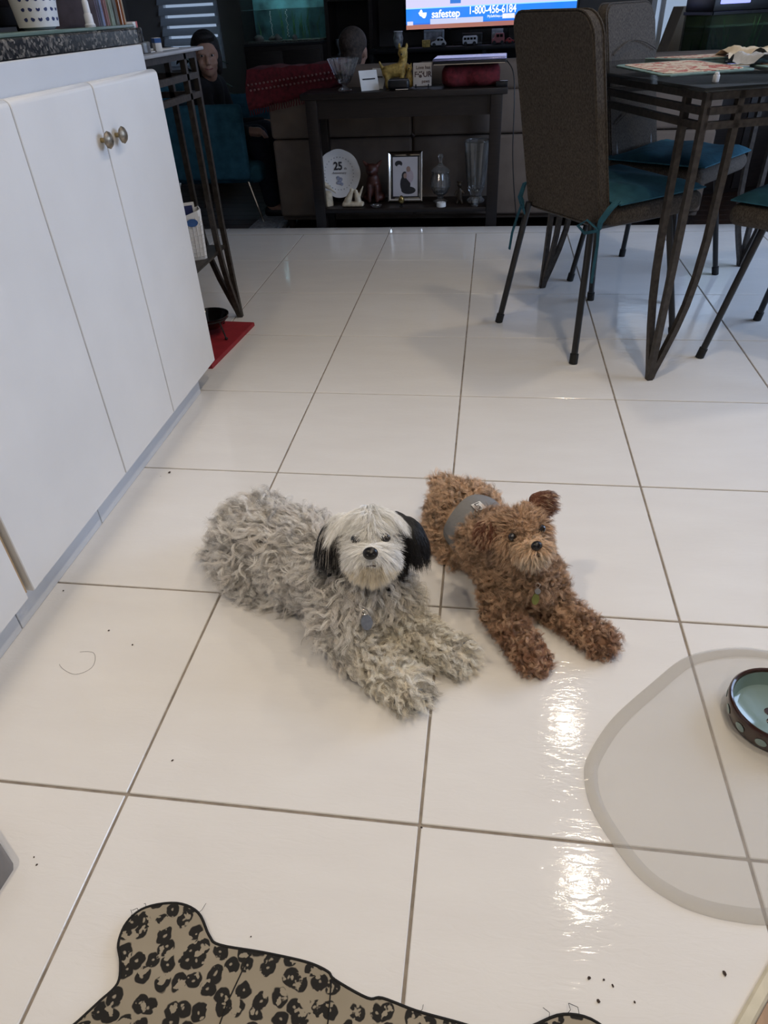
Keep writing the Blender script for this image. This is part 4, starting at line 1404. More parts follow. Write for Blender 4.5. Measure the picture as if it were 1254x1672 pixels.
# brass egg, glass dish, candle
t = thing('brass_egg', 'small brass egg on a stand before the silver frame', 'ornament', (0.012, 3.655, ZS))
b = B(); lathe(b, [(0, 0.014), (0.012, 0.018), (0.018, 0.032), (0.015, 0.048), (0.007, 0.058), (0, 0.060)], 18); fin(b, 'egg', pm('brass', (0.32, 0.22, 0.08), rough=0.25, metal=0.9, var=0.2, vscale=20), t)
b = B(); lathe(b, [(0, 0), (0.013, 0), (0.013, 0.003), (0.006, 0.008), (0.010, 0.018), (0.008, 0.018)], 18); fin(b, 'stand', M['black'], t)
t = thing('trinket_dish', 'flat little glass trinket dish left of the silver frame', 'dish', (-0.135, 3.655, ZS))
b = B(); lathe(b, [(0, 0), (0.024, 0), (0.034, 0.010), (0.032, 0.010), (0.022, 0.003), (0, 0.003)], 24); fin(b, 'dish', M['crystal'], t)
b = B(); ellipsoid(b, (0.005, 0, 0.008), (0.012, 0.008, 0.005)); fin(b, 'trinket', M['silver'], t)
t = thing('tealight', 'white tealight candle before the crystal jar', 'candle', (0.240, 3.645, ZS))
b = B(); lathe(b, [(0, 0), (0.026, 0), (0.027, 0.002), (0.025, 0.022), (0.021, 0.023), (0, 0.022)], 20); fin(b, 'wax', M['paper'], t)
b = B(); tube(b, [(0, 0, 0.022), (0.001, 0, 0.030)], 0.001, seg=5); fin(b, 'wick', M['ink'], t)
# crystal lidded jar and vase
t = thing('crystal_jar', 'cut crystal jar with pointed lid on the console shelf', 'jar', (0.228, 3.755, ZS))
fc = lambda i, a: 1+0.03*math.cos(14*a)
b = B(); lathe(b, [(0, 0), (0.040, 0), (0.042, 0.005), (0.016, 0.018), (0.014, 0.032), (0.040, 0.050), (0.056, 0.085), (0.054, 0.125), (0.042, 0.155), (0.038, 0.155), (0.049, 0.123), (0.050, 0.088), (0.034, 0.056), (0, 0.046)], 42, fr=fc); fin(b, 'jar', M['crystal'], t, smooth=False)
b = B(); lathe(b, [(0, 0.158), (0.050, 0.158), (0.053, 0.164), (0.040, 0.178), (0.016, 0.195), (0.008, 0.205), (0.008, 0.222), (0.015, 0.238), (0.010, 0.250), (0, 0.252)], 42, fr=fc); fin(b, 'lid', M['crystal'], t, smooth=False)
t = thing('crystal_vase', 'tall cut crystal vase at the right end of the console shelf', 'vase', (0.430, 3.755, ZS))
fv = lambda i, a: 1+0.05*math.cos(12*a)
b = B(); lathe(b, [(0, 0.0), (0.046, 0.0), (0.048, 0.010), (0.030, 0.030), (0.030, 0.045), (0.046, 0.075), (0.054, 0.14), (0.062, 0.22), (0.070, 0.310), (0.066, 0.310), (0.057, 0.22), (0.049, 0.14), (0.040, 0.08), (0, 0.066)], 48, fr=fv); fin(b, 'vase', M['crystal'], t, smooth=False)
b = B(); lathe(b, [(0.0685, 0.309), (0.072, 0.3125), (0.0685, 0.316), (0.065, 0.3125), (0.0685, 0.309)], 48); fin(b, 'rim', M['crystal'], t)
t = thing('bear_figurine', 'small dark bronze figurine between crystal jar and vase', 'figurine', (0.340, 3.70, ZS))
b = B(); capsule(b, (0, 0, 0.03), 0.018, (0, 0, 0.075), 0.013); ellipsoid(b, (0, -0.004, 0.102), (0.016, 0.016, 0.015)); ellipsoid(b, (-0.012, 0, 0.117), (0.006, 0.004, 0.006)); ellipsoid(b, (0.012, 0, 0.117), (0.006, 0.004, 0.006))
capsule(b, (-0.015, 0, 0.07), 0.008, (-0.026, -0.01, 0.05), 0.006); capsule(b, (0.015, 0, 0.07), 0.008, (0.026, -0.01, 0.055), 0.006); capsule(b, (-0.010, -0.004, 0.02), 0.010, (-0.014, -0.012, 0.008), 0.008); capsule(b, (0.010, -0.004, 0.02), 0.010, (0.014, -0.012, 0.008), 0.008)
new_obj('body', blob('body', b, 0.004, 3), pm('dark_bronze', (0.04, 0.028, 0.018), rough=0.4, metal=0.4, var=0.3, vscale=40), t)
b = B(); ellipsoid(b, (0, -0.020, 0.101), (0.004, 0.003, 0.003)); fin(b, 'nose', M['black'], t)
t = thing('crystal_votive', 'little crystal votive cup before the tall vase', 'candle holder', (0.430, 3.655, ZS))
b = B(); lathe(b, [(0, 0), (0.020, 0), (0.026, 0.040), (0.023, 0.040), (0.017, 0.006), (0, 0.006)], 24, fr=fc); fin(b, 'cup', M['crystal'], t, smooth=False)
b = B(); lathe(b, [(0, 0.0065), (0.016, 0.0065), (0.017, 0.018), (0, 0.019)], 20); fin(b, 'wax', M['paper'], t)

# ================================================================== sofa
t = thing('sofa', 'long taupe sofa with its back to the kitchen', 'sofa', (0.40, 4.0, ZL))
SX0, SX1 = -1.20, 1.34
w = SX1-SX0
cxs = (SX0+SX1)/2
for k in range(3):
    a0 = SX0+w*k/3
    a1 = SX0+w*(k+1)/3
    for (z0, z1, dy) in ((0.09, 0.525, 0.0), (0.530, 0.745, -0.004), (0.735, 0.885, 0.015)):
        b = B(); box(b, ((a0+a1)/2, 0.06+dy, (z0+z1)/2), (a1-a0-0.003, 0.16, z1-z0), bevel=0.02 if z1 < 0.8 else 0.05, seg=4); fin(b, 'back_panel', M['sofa'], t)
    b = B(); box(b, ((a0+a1)/2, 0.50, 0.36), (a1-a0-0.004, 0.68, 0.18), bevel=0.04, seg=3); fin(b, 'seat_pad', M['sofa'], t)
for s in (SX0+0.065, SX1-0.065):
    b = B(); box(b, (s, 0.48, 0.34), (0.13, 0.66, 0.50), bevel=0.06, seg=4); fin(b, 'arm', M['sofa'], t)
b = B(); box(b, (cxs, 0.42, 0.165), (w, 0.78, 0.21), bevel=0.01); fin(b, 'base', M['sofa'], t)
for sx in (SX0+0.05, SX1-0.05):
    for sy in (0.05, 0.75):
        b = B(); lathe(b, [(0, 0), (0.02, 0), (0.03, 0.062), (0, 0.062)], 12); fin(b, 'foot', M['wood_dark'], t, loc=(sx, sy, 0))
# red crocheted throw over the near end of the sofa back
t = thing('knitted_throw', 'dark red crocheted throw draped over the sofa back', 'blanket', (0, 0, 0))
b = B()
n, m_ = 40, 14
g = []
rnd = random.Random(4)
for i in range(n+1):
    row = []
    u = i/n
    x = -0.90+0.58*u
    for j in range(m_+1):
        v = j/m_
        # hangs from the crest down the back towards us, longer at its outer end
        drop = (0.17-0.09*u)*1.0
        crest = ZL+0.897-0.02*(1-u)
        if v < 0.35:
            y = 4.17-0.20*v/0.35
            z = crest+0.006*math.sin(9*u)
        else:
            s = (v-0.35)/0.65
            y = 3.968-0.012*s-0.012*math.sin(5*u+2*s)*s
            z = crest-drop*s-0.02*s*s
            if s < 0.2:
                y += 0.0
        row.append(b.verts.new((x+0.01*math.sin(6*v+3*u), y, z+0.003*math.sin(30*u))))
    g.append(row)
for i in range(n):
    for j in range(m_):
        b.faces.new((g[i][j], g[i+1][j], g[i+1][j+1], g[i][j+1]))
r_ = bmesh.ops.extrude_face_region(b, geom=list(b.faces))
bmesh.ops.translate(b, vec=(0, -0.010, 0.012), verts=[v for v in r_['geom'] if isinstance(v, bmesh.types.BMVert)])
fin(b, 'knit', M['red_cloth'], t)
for k in range(40):
    u = k/39
    b = B()
    x = -0.90+0.58*u
    z = ZL+0.897-(0.17-0.09*u)-0.035
    tube(b, [(x, 3.945, z+0.01), (x+0.003, 3.942, z-0.012), (x+0.006*math.sin(k), 3.944, z-0.030)], 0.003, seg=5)
    fin(b, 'tassel', M['red_cloth'], t)
for r2 in range(2):
    for k in range(24):
        u = (k+0.5*r2)/24
        b = B(); ellipsoid(b, (-0.89+0.57*u, 3.944, ZL+0.815+0.055*u-0.028*r2), (0.007, 0.004, 0.006), seg=8, rings=5); fin(b, 'stitch', pm('pale_stitch', (0.20, 0.10, 0.09), rough=0.9, var=0.3, vscale=60) if k == 0 and r2 == 0 else bpy.data.materials['pale_stitch'], t)

# pale rug corner on the living-room floor
b = B(); prism(b, smooth_outline([(-1.02, 3.9), (-0.84, 3.9), (-0.80, 4.35), (-0.84, 4.72), (-0.93, 4.80), (-1.00, 4.5)], 6), ZL+0.0006, ZL+0.03, inset=0.008)
tag(fin(b, 'floor_rug', pm('pale_blue_shag', (0.26, 0.29, 0.34), rough=0.95, var=0.4, vscale=50, bump=0.8, bscale=90, bdist=0.01)), 'pale blue-grey shaggy rug beside the sofa', 'rug')

# ================================================================== TV wall
t = thing('tv_stand', 'long black media stand with two shelves under the television', 'media stand', (0.42, 5.95, ZL))
b = B(); box(b, (0, 0, 0.862), (1.75, 0.42, 0.03), bevel=0.004); fin(b, 'top', M['black'], t)
b = B(); box(b, (0, 0, 0.45), (1.70, 0.40, 0.02)); fin(b, 'shelf', M['black'], t, smooth=False)
b = B(); box(b, (0, 0.20, 0.43), (1.75, 0.02, 0.85)); fin(b, 'back_board', M['black'], t, smooth=False)
for sx in (-0.86, 0.0, 0.86):
    b = B(); box(b, (sx, 0, 0.424), (0.03, 0.40, 0.848)); fin(b, 'side', M['black'], t, smooth=False)
# television with the advert on it
t = thing('television', 'large flat television showing a blue advert with a phone number', 'television', (0.43, 5.95, ZL+0.8775))
tx0, tx1 = -0.61, 0.66
b = B(); box(b, (0.02, 0, 0.48), (1.31, 0.05, 0.77), bevel=0.008); fin(b, 'bezel', M['black_gloss'], t)
b = B(); box(b, (0.02, 0.02, 0.05), (0.30, 0.06, 0.10)); fin(b, 'neck', M['black'], t)
b = B(); box(b, (0.02, 0.02, 0.006), (0.55, 0.20, 0.012), bevel=0.004); fin(b, 'base', M['black'], t)


def screen_mat():
    m = bpy.data.materials.new('tv_picture')
    m.use_nodes = True
    nt = m.node_tree
    bs = nt.nodes['Principled BSDF']
    bs.inputs['Base Color'].default_value = (0.01, 0.01, 0.01, 1)
    bs.inputs['Roughness'].default_value = 0.15
    tc = nt.nodes.new('ShaderNodeTexCoord')
    sp = nt.nodes.new('ShaderNodeSeparateXYZ')
    nt.links.new(tc.outputs['Object'], sp.inputs[0])
    # vertical bands: floor strip, blue banner, pale room above
    mr = nt.nodes.new('ShaderNodeMapRange')
    mr.inputs['From Min'].default_value = 0.10
    mr.inputs['From Max'].default_value = 0.86
    nt.links.new(sp.outputs['Z'], mr.inputs['Value'])
    cr = nt.nodes.new('ShaderNodeValToRGB')
    cr.color_ramp.interpolation = 'CONSTANT'
    e = cr.color_ramp.elements
    e[0].position = 0.0
    e[0].color = (0.35, 0.13, 0.10, 1)
    e[1].position = 0.048
    e[1].color = (0.0, 0.15, 0.72, 1)
    for q, c in ((0.060, (0.0, 0.21, 0.86)), (0.176, (0.30, 0.75, 0.95)), (0.186, (0.62, 0.60, 0.86)), (0.55, (0.40, 0.48, 0.70))):
        k = e.new(q)
        k.color = (*c, 1)
    nt.links.new(mr.outputs[0], cr.inputs[0])
    # lighter right half of the picture, mottled
    n = nt.nodes.new('ShaderNodeTexNoise')
    n.inputs['Scale'].default_value = 5
    nt.links.new(tc.outputs['Object'], n.inputs['Vector'])
    mx = nt.nodes.new('ShaderNodeMix')
    mx.data_type = 'RGBA'
    mx.blend_type = 'SCREEN'
    mx.inputs[0].default_value = 0.06
    nt.links.new(cr.outputs[0], mx.inputs[6])
    nt.links.new(n.outputs['Color'], mx.inputs[7])
    nt.links.new(mx.outputs[2], bs.inputs['Emission Color'])
    bs.inputs['Emission Strength'].default_value = 1.15
    return m


def emit_mat(name, c, s):
    return pm(name, (0.02, 0.02, 0.02), rough=0.3, emit=c, estr=s)


b = B(); box(b, (0.02, -0.0262, 0.485), (1.27, 0.002, 0.75)); scr = fin(b, 'screen', screen_mat(), t, smooth=False)
tvw = emit_mat('tv_white_lettering', (0.95, 0.97, 1.0), 1.5)
ys = -0.0276
def on_tv(x, z):
    return (x-0.43, ys, z-(ZL+0.8775))
text_mesh('lettering', 'safestep', 0.068, tvw, scr, on_tv(0.118, 0.876), (R(90), 0, 0), bold=0.0012, sx=0.98)
text_mesh('lettering', 'CleanSafety', 0.020, tvw, scr, on_tv(0.04, 0.908), (R(90), 0, 0)) if False else None
text_mesh('lettering', '1-800-456-6184', 0.068, tvw, scr, on_tv(0.467, 0.888), (R(90), 0, 0), bold=0.0008, sx=0.81)
text_mesh('lettering', 'MySafeStep.com', 0.022, tvw, scr, on_tv(0.50, 0.848), (R(90), 0, 0), sx=0.95)
# tub-and-splash logo
lg = B()
lo_pts = [(0.0, 0.030), (0.008, 0.034), (0.014, 0.046), (0.024, 0.050), (0.030, 0.040), (0.030, 0.030), (0.062, 0.030), (0.060, 0.012), (0.050, -0.004), (0.036, -0.004), (0.024, 0.006), (0.010, 0.012)]
vf = [lg.verts.new((x, 0, z)) for x, z in lo_pts]
lg.faces.new(vf)
r_ = bmesh.ops.extrude_face_region(lg, geom=list(lg.faces))
bmesh.ops.translate(lg, vec=(0, -0.0006, 0), verts=[v for v in r_['geom'] if isinstance(v, bmesh.types.BMVert)])
fin(lg, 'logo', tvw, scr, loc=on_tv(-0.090, 0.860), smooth=False)
for (x, z, w_, h_, c) in ((-0.155, 0.826, 0.045, 0.024, (0.75, 0.75, 1.0)), (0.20, 0.832, 0.40, 0.034, (0.62, 0.68, 0.95)), (0.59, 0.846, 0.09, 0.030, (0.9, 0.92, 1.0)), (0.70, 0.838, 0.13, 0.020, (0.55, 0.33, 0.36)), (0.19, 0.952, 0.08, 0.030, (0.05, 0.22, 0.75))):
    b = B(); box(b, (0, 0, 0), (w_, 0.0008, h_)); fin(b, 'picture_detail', emit_mat('tv_detail', c, 1.0), scr, loc=on_tv(x, z), smooth=False)

# ornaments standing before the television
zo = ZL+0.8772
yo = 5.775
def toy(name, label, x, body, wins, col, L, wheel_r, wheels=4, extra=None):
    t = thing(name, label, 'toy car', (x, yo, zo), R(4), 'toy vehicles under the television')
    bm_ = pm(name+'_paint', col, rough=0.3, var=0.05, vscale=20)
    b = B()
    A = [b.verts.new((px, -0.022, pz)) for px, pz in body]
    D = [b.verts.new((px, 0.022, pz)) for px, pz in body]
    n = len(body)
    for i in range(n):
        j = (i+1) % n
        b.faces.new((A[i], A[j], D[j], D[i]))
    b.faces.new(A[::-1]); b.faces.new(D)
    bmesh.ops.bevel(b, geom=list(b.edges), offset=0.002, segments=1, affect='EDGES')
    fin(b, 'body', bm_, t)
    for (x0, x1, z0, z1) in wins:
        b = B(); box(b, ((x0+x1)/2, -0.0215, (z0+z1)/2), (x1-x0, 0.0025, z1-z0)); fin(b, 'window', M['black_gloss'], t, smooth=False)
    for sx in (-1, 1):
        for sy in (-1, 1):
            b = B(); tube(b, [(sx*L*0.30, sy*0.016, wheel_r), (sx*L*0.30, sy*0.024, wheel_r)], wheel_r, seg=14); fin(b, 'wheel', M['rubber'], t)
    return t


arc = lambda L, h: [(-L/2, 0.008), (L/2, 0.008)]
toy('toy_beetle', 'white rounded toy car at the left of the row under the television', 0.075, [(-0.058, 0.010), (0.056, 0.010), (0.058, 0.022), (0.048, 0.034), (0.034, 0.052), (0.012, 0.062), (-0.010, 0.056), (-0.024, 0.036), (-0.050, 0.032), (-0.060, 0.022)], [(-0.012, 0.008, 0.038, 0.052), (0.012, 0.032, 0.038, 0.050)], (0.45, 0.45, 0.45), 0.115, 0.013)
toy('toy_van', 'white toy camper van in the middle under the television', 0.310, [(-0.055, 0.010), (0.055, 0.010), (0.056, 0.050), (0.050, 0.060), (-0.046, 0.060), (-0.056, 0.046)], [(-0.046, -0.028, 0.036, 0.050), (-0.022, -0.004, 0.036, 0.050), (0.002, 0.020, 0.036, 0.050), (0.026, 0.044, 0.036, 0.050)], (0.50, 0.50, 0.52), 0.11, 0.013)
toy('toy_truck', 'red and white toy truck before the small frame', 0.520, [(-0.046, 0.010), (0.046, 0.010), (0.046, 0.040), (0.040, 0.070), (-0.020, 0.070), (-0.030, 0.040), (-0.046, 0.034)], [(-0.014, 0.006, 0.044, 0.062), (0.012, 0.032, 0.044, 0.062)], (0.30, 0.10, 0.10), 0.095, 0.012)
toy('toy_roadster', 'tiny red toy car right of the toy truck', 0.605, [(-0.032, 0.008), (0.032, 0.008), (0.032, 0.022), (0.012, 0.026), (0.004, 0.038), (-0.012, 0.036), (-0.032, 0.022)], [(-0.008, 0.002, 0.026, 0.034)], (0.28, 0.03, 0.03), 0.068, 0.009)
def small_frame(label, x, y, w, h, c1, c2):
    t = thing('photo_stand', label, 'picture frame', (x, y, zo), 0, 'small frames under the television')
    for (px, pz, sw, sh) in ((0, 0.008, w, 0.016), (0, h-0.008, w, 0.016), (-w/2+0.008, h/2, 0.016, h-0.032), (w/2-0.008, h/2, 0.016, h-0.032)):
        b = B(); box(b, (px, 0, pz), (sw, 0.012, sh), bevel=0.002); fin(b, 'frame_bar', pm('frame_paint', c1, rough=0.4, var=0.2, vscale=30), t)
    b = B(); box(b, (0, 0.002, h/2), (w-0.030, 0.004, h-0.030)); fin(b, 'photo', pm('faded_photo', c2, rough=0.4, var=0.6, vscale=25), t, smooth=False)
    return t
small_frame('pale wide photo frame behind the white rounded toy car', 0.035, 5.835, 0.155, 0.105, (0.22, 0.24, 0.27), (0.20, 0.20, 0.22))
small_frame('small white photo card standing behind the toy truck', 0.512, 5.835, 0.085, 0.095, (0.30, 0.31, 0.34), (0.30, 0.31, 0.33))
small_frame('dark photo frame behind the toy camper van', 0.325, 5.840, 0.150, 0.075, (0.015, 0.015, 0.015), (0.03, 0.03, 0.03))
t = thing('display_plate', 'small round plate on a stand at the right under the television', 'plate', (0.690, 5.83, zo))
b = B(); lathe(b, [(0, 0.002), (0.034, 0.002), (0.050, 0.008), (0.050, 0.010), (0.032, 0.005), (0, 0.005)], 28)
for v in b.verts:
    v.co = Vector((v.co.x, -v.co.z, v.co.y+0.054))
fin(b, 'dish', pm('grey_plate', (0.30, 0.31, 0.33), rough=0.25, var=0.1, vscale=30), t)
b = B()
ellipsoid(b, (0, -0.007, 0.054), (0.022, 0.0015, 0.026)); fin(b, 'picture', pm('plate_picture', (0.08, 0.09, 0.12), rough=0.4, var=0.6, vscale=60), t)
b = B(); tube(b, [(-0.02, 0.02, 0.05), (-0.02, 0.01, 0.003), (0.02, 0.01, 0.003), (0.02, 0.02, 0.05)], 0.002, seg=5); fin(b, 'wire_stand', M['black'], t)
t = thing('wooden_block', 'small straw-yellow box left of the white rounded toy car', 'box', (-0.020, 5.775, zo))
b = B(); box(b, (0, 0, 0.020), (0.06, 0.03, 0.040), bevel=0.003); fin(b, 'body', M['gold'], t)
b = B(); box(b, (0, 0, 0.043), (0.062, 0.032, 0.006), bevel=0.002); fin(b, 'lid', M['gold'], t)
t = thing('owl_vase', 'small pale figured vase beside the television foot', 'vase', (-0.235, 5.80, zo))
b = B(); lathe(b, [(0, 0), (0.020, 0), (0.034, 0.030), (0.038, 0.065), (0.030, 0.095), (0.034, 0.105), (0.030, 0.105), (0, 0.090)], 20); fin(b, 'body', pm('pale_figured_glaze', (0.28, 0.28, 0.28), rough=0.3, var=0.7, vscale=40), t)
b = B(); lathe(b, [(0.033, 0.1035), (0.036, 0.106), (0.033, 0.1085), (0.030, 0.106), (0.033, 0.1035)], 20); fin(b, 'rim', M['porcelain'], t)

# left bookcase between tank and television, dark with dim ornaments
t = thing('bookcase', 'dark bookcase with dim ornaments between fish tank and television', 'bookcase', (-0.652, 6.20, ZL))
for sx in (-0.175, 0.175):
    b = B(); box(b, (sx, 0, 0.85), (0.03, 0.34, 1.70)); fin(b, 'side', M['wood_dark'], t, smooth=False)
for z in (0.05, 0.45, 0.82, 1.20, 1.68):
    b = B(); box(b, (0, 0, z), (0.32, 0.33, 0.024)); fin(b, 'shelf', M['wood_dark'], t, smooth=False)
b = B(); box(b, (0, 0.165, 0.85), (0.36, 0.01, 1.68)); fin(b, 'back_board', M['wood_dark'], t, smooth=False)
for k, (x, c, h, lab) in enumerate(((-0.75, (0.16, 0.17, 0.17), 0.11, 'dim grey ornament cup on the bookcase shelf, left one'), (-0.65, (0.20, 0.19, 0.18), 0.13, 'dim pale ornament cup on the bookcase shelf, tall middle one'), (-0.55, (0.12, 0.13, 0.15), 0.10, 'dim dark ornament cup on the bookcase shelf, right one'))):
    q = thing('ornament', lab, 'ornament', (x, 6.10, ZL+0.8322))
    b = B(); lathe(b, [(0, 0), (0.028, 0), (0.030, 0.006), (0.012, 0.02), (0.014, h*0.4), (0.034, h*0.75), (0.032, h), (0.028, h), (0.028, h*0.76), (0, h*0.5)], 18); fin(b, 'cup', pm('dim_ornament', c, rough=0.3, var=0.4, vscale=40), q)
    b = B(); tube(b, [(0.030, 0, h*0.9), (0.052, 0, h*0.8), (0.034, 0, h*0.62)], 0.003, seg=6); fin(b, 'handle', bpy.data.materials['dim_ornament'], q)

# ================================================================== fish tanks
water_back = pm('tank_backdrop', (0.05, 0.10, 0.10), rough=0.8, var=0.8, vscale=9)
tank_glass = pm('tank_glass', (0.02, 0.03, 0.03), rough=0.03, alpha=0.45, var=0.05, vscale=3)
weed = pm('water_weed', (0.06, 0.16, 0.04), rough=0.6, var=0.5, vscale=20)


tank_glass_clear = pm('tank_glass_clear', (0.02, 0.03, 0.03), rough=0.03, alpha=0.10, var=0.05, vscale=3)


def fish_tank(label, cx, cy, z0, w, d, h, light_col, light_e, stand_label, water_level, back_col, strip=None, rz=0.0):
    s = thing('tank_stand', stand_label, 'cabinet', (cx, cy, ZL), rz)
    hh = z0-ZL-0.0005
    b = B(); box(b, (0, 0, hh/2), (w+0.02, d+0.02, hh), bevel=0.004); fin(b, 'body', M['wood_dark'], s)
    for k in (-1, 1):
        b = B(); box(b, (k*w/4, -d/2-0.015, hh/2), (w/2-0.02, 0.012, hh-0.06), bevel=0.003); fin(b, 'door', M['wood_dark'], s)
    t = thing('fish_tank', label, 'fish tank', (cx, cy, z0), rz)
    bw = 0.018
    for z in (bw/2, h-bw/2):
        for (c, sz) in (((0, -d/2, z), (w, bw, bw)), ((0, d/2, z), (w, bw, bw)), ((-w/2, 0, z), (bw, d, bw)), ((w/2, 0, z), (bw, d, bw))):
            b = B(); box(b, c, sz, bevel=0.002, seg=1); fin(b, 'frame_bar', M['black'], t, smooth=False)
    for (c, sz) in (((0, -d/2+0.003, h/2), (w-0.004, 0.005, h-2*bw)), ((-w/2+0.003, 0, h/2), (0.005, d-0.012, h-2*bw)), ((w/2-0.003, 0, h/2), (0.005, d-0.012, h-2*bw))):
        b = B(); box(b, c, sz); fin(b, 'pane', tank_glass if rz else tank_glass_clear, t, smooth=False)
    bk = pm('tank_back', back_col, rough=0.8, var=0.7, vscale=8)
    b = B(); box(b, (0, d/2-0.014, h/2), (w-0.02, 0.006, h-0.04)); fin(b, 'back_panel', bk, t, smooth=False)
    b = B(); box(b, (0, 0, 0.018), (w-0.02, d-0.03, 0.026)); fin(b, 'gravel', pm('tank_gravel', (0.10, 0.09, 0.07), rough=0.9, var=0.6, vscale=90, bump=0.7, bscale=150), t, smooth=False)
    # water body surface sheet
    b = B(); box(b, (0, 0, water_level), (w-0.022, d-0.035, 0.002)); fin(b, 'water_surface', pm('water_sheet', (0.35, 0.55, 0.55), rough=0.05, alpha=0.35, var=0.1, vscale=8), t, smooth=False)
    rnd = random.Random(int(cx*100))
    for k in range(16):
        x = rnd.uniform(-w/2+0.04, w/2-0.04)
        y = rnd.uniform(-0.02, d/2-0.05)
        hh2 = rnd.uniform(0.10, 0.26)
        b = B()
        tube(b, [(0, 0, 0), (rnd.uniform(-0.02, 0.02), 0.004, hh2*0.5), (rnd.uniform(-0.04, 0.04), 0, hh2)], 0.010, seg=6, flat=0.2, radii=[0.006, 0.012, 0.002])
        fin(b, 'weed', weed, t, loc=(x, y, 0.030))
    for k in range(5):
        b = B(); ellipsoid(b, (0, 0, 0), (rnd.uniform(0.02, 0.05), 0.03, rnd.uniform(0.015, 0.04)), seg=10, rings=7); fin(b, 'rock', pm('tank_rock', (0.10, 0.08, 0.07), rough=0.9, var=0.5, vscale=20) if k == 0 else bpy.data.materials['tank_rock'], t, loc=(rnd.uniform(-w/2+0.06, w/2-0.06), rnd.uniform(-d/2+0.08, d/2-0.08), 0.040))
    # hood with its lamp
    b = B(); box(b, (0, 0, h+0.035), (w, d, 0.07), bevel=0.006); hd = fin(b, 'hood', M['black'], t)
    b = B(); box(b, (0, 0, h-0.004), (w*0.8, d*0.4, 0.006)); fin(b, 'lamp', pm('tank_lamp', (0.1, 0.1, 0.1), emit=light_col, estr=light_e), t, smooth=False)
    if strip:
        b = B(); box(b, strip[0], strip[1], bevel=0.004); fin(b, 'status_strip', pm('led_strip', (0.1, 0.1, 0.1), emit=(0.30, 0.34, 1.0), estr=1.6), t)
    return t


lt = fish_tank('lit teal fish tank on the dark cabinet at the left back', -1.165, 6.05, 0.725, 0.62, 0.34, 0.44, (0.45, 0.85, 1.0), 10.0, 'dark cabinet under the lit teal fish tank', 0.235, (0.045, 0.10, 0.10))
rnd = random.Random(2)
for k in range(34):
    x = 0.02 if k % 2 else -0.11
    b = B(); ellipsoid(b, (0, 0, 0), (0.004, 0.004, 0.005), seg=8, rings=5)
    fin(b, 'bubble', M['porcelain'], lt, loc=(x+rnd.uniform(-0.006, 0.006), -0.04, 0.05+0.0053*k))
fish_tank('dark green fish tank with a blue light strip at the right edge', 2.096, 5.066, 0.52, 0.74, 0.33, 0.315, (0.70, 1.0, 0.75), 2.2, 'dark cabinet under the green fish tank', 0.235, (0.06, 0.065, 0.03), strip=((-0.24, -0.172, 0.362), (0.19, 0.012, 0.022)), rz=R(17))

# beige armchair by the garden door
t = thing('armchair', 'beige padded armchair before the bright garden door', 'armchair', (1.72, 5.95, ZL), R(8))
bg = pm('beige_upholstery', (0.56, 0.47, 0.36), rough=0.9, var=0.1, vscale=10)
b = B(); prism(b, [(-0.10, -0.12), (0.34, -0.12), (0.34, 0.10), (-0.10, 0.10)], 0.30, 1.05)
for v in b.verts:
    if v.co.z > 0.8 and v.co.x < 0:
        v.co.x += 0.20
fin(b, 'backrest', bg, t, smooth=False)
b = B(); box(b, (0.12, 0.28, 0.26), (0.50, 0.55, 0.20), bevel=0.04, seg=3); fin(b, 'seat', bg, t)
for sx in (-0.16, 0.40):
    b = B(); box(b, (sx, 0.22, 0.32), (0.10, 0.62, 0.40), bevel=0.03, seg=3); fin(b, 'arm', bg, t)
    for sy in (0.0, 0.48):
        b = B(); lathe(b, [(0, 0), (0.018, 0), (0.025, 0.13), (0, 0.13)], 10); fin(b, 'leg', M['wood_dark'], t, loc=(sx, sy, 0))

# ================================================================== potted plant behind the seated person
t = thing('potted_plant', 'leafy dark green potted plant by the window', 'plant', (-1.78, 5.55, ZL))
b = B(); lathe(b, [(0, 0), (0.12, 0), (0.16, 0.30), (0.17, 0.30), (0.17, 0.33), (0.145, 0.33), (0.14, 0.29), (0, 0.28)], 24); fin(b, 'pot', pm('dark_clay_pot', (0.05, 0.03, 0.02), rough=0.7, var=0.2, vscale=10), t)
leafm = pm('dark_leaf', (0.012, 0.030, 0.012), rough=0.4, var=0.3, vscale=12)
b = B(); tube(b, [(0, 0, 0.28), (0.01, 0, 0.55), (0, 0.01, 0.80)], 0.012, seg=8); fin(b, 'stem', leafm, t)
rnd = random.Random(8)
for k in range(44):
    a = rnd.uniform(0, 2*PI)
    el = rnd.uniform(0.1, 1.35)
    L = rnd.uniform(0.17, 0.30)
    zb = rnd.uniform(0.50, 0.85)
    b = B()
    d = Vector((math.cos(a)*math.cos(el), math.sin(a)*math.cos(el), math.sin(el)))
    side = d.cross(Vector((0, 0, 1))).normalized()
    n = 6
    Lr, Rr, Mr = [], [], []
    for i in range(n+1):
        s = i/n
        c = Vector((0, 0, zb))+d*(L*s+0.05)+Vector((0, 0, -0.10*s*s))
        wv = 0.034*math.sin(PI*min(1, 0.08+s*0.92))**0.8+0.001
        Lr.append(b.verts.new(c+side*wv+Vector((0, 0, 0.006)))); Mr.append(b.verts.new(c)); Rr.append(b.verts.new(c-side*wv+Vector((0, 0, 0.006))))
    for i in range(n):
        b.faces.new((Lr[i], Mr[i], Mr[i+1], Lr[i+1]))
        b.faces.new((Mr[i], Rr[i], Rr[i+1], Mr[i+1]))
    r_ = bmesh.ops.extrude_face_region(b, geom=list(b.faces))
    bmesh.ops.translate(b, vec=(0, 0, 0.0015), verts=[v for v in r_['geom'] if isinstance(v, bmesh.types.BMVert)])
    fin(b, 'leaf', leafm, t)

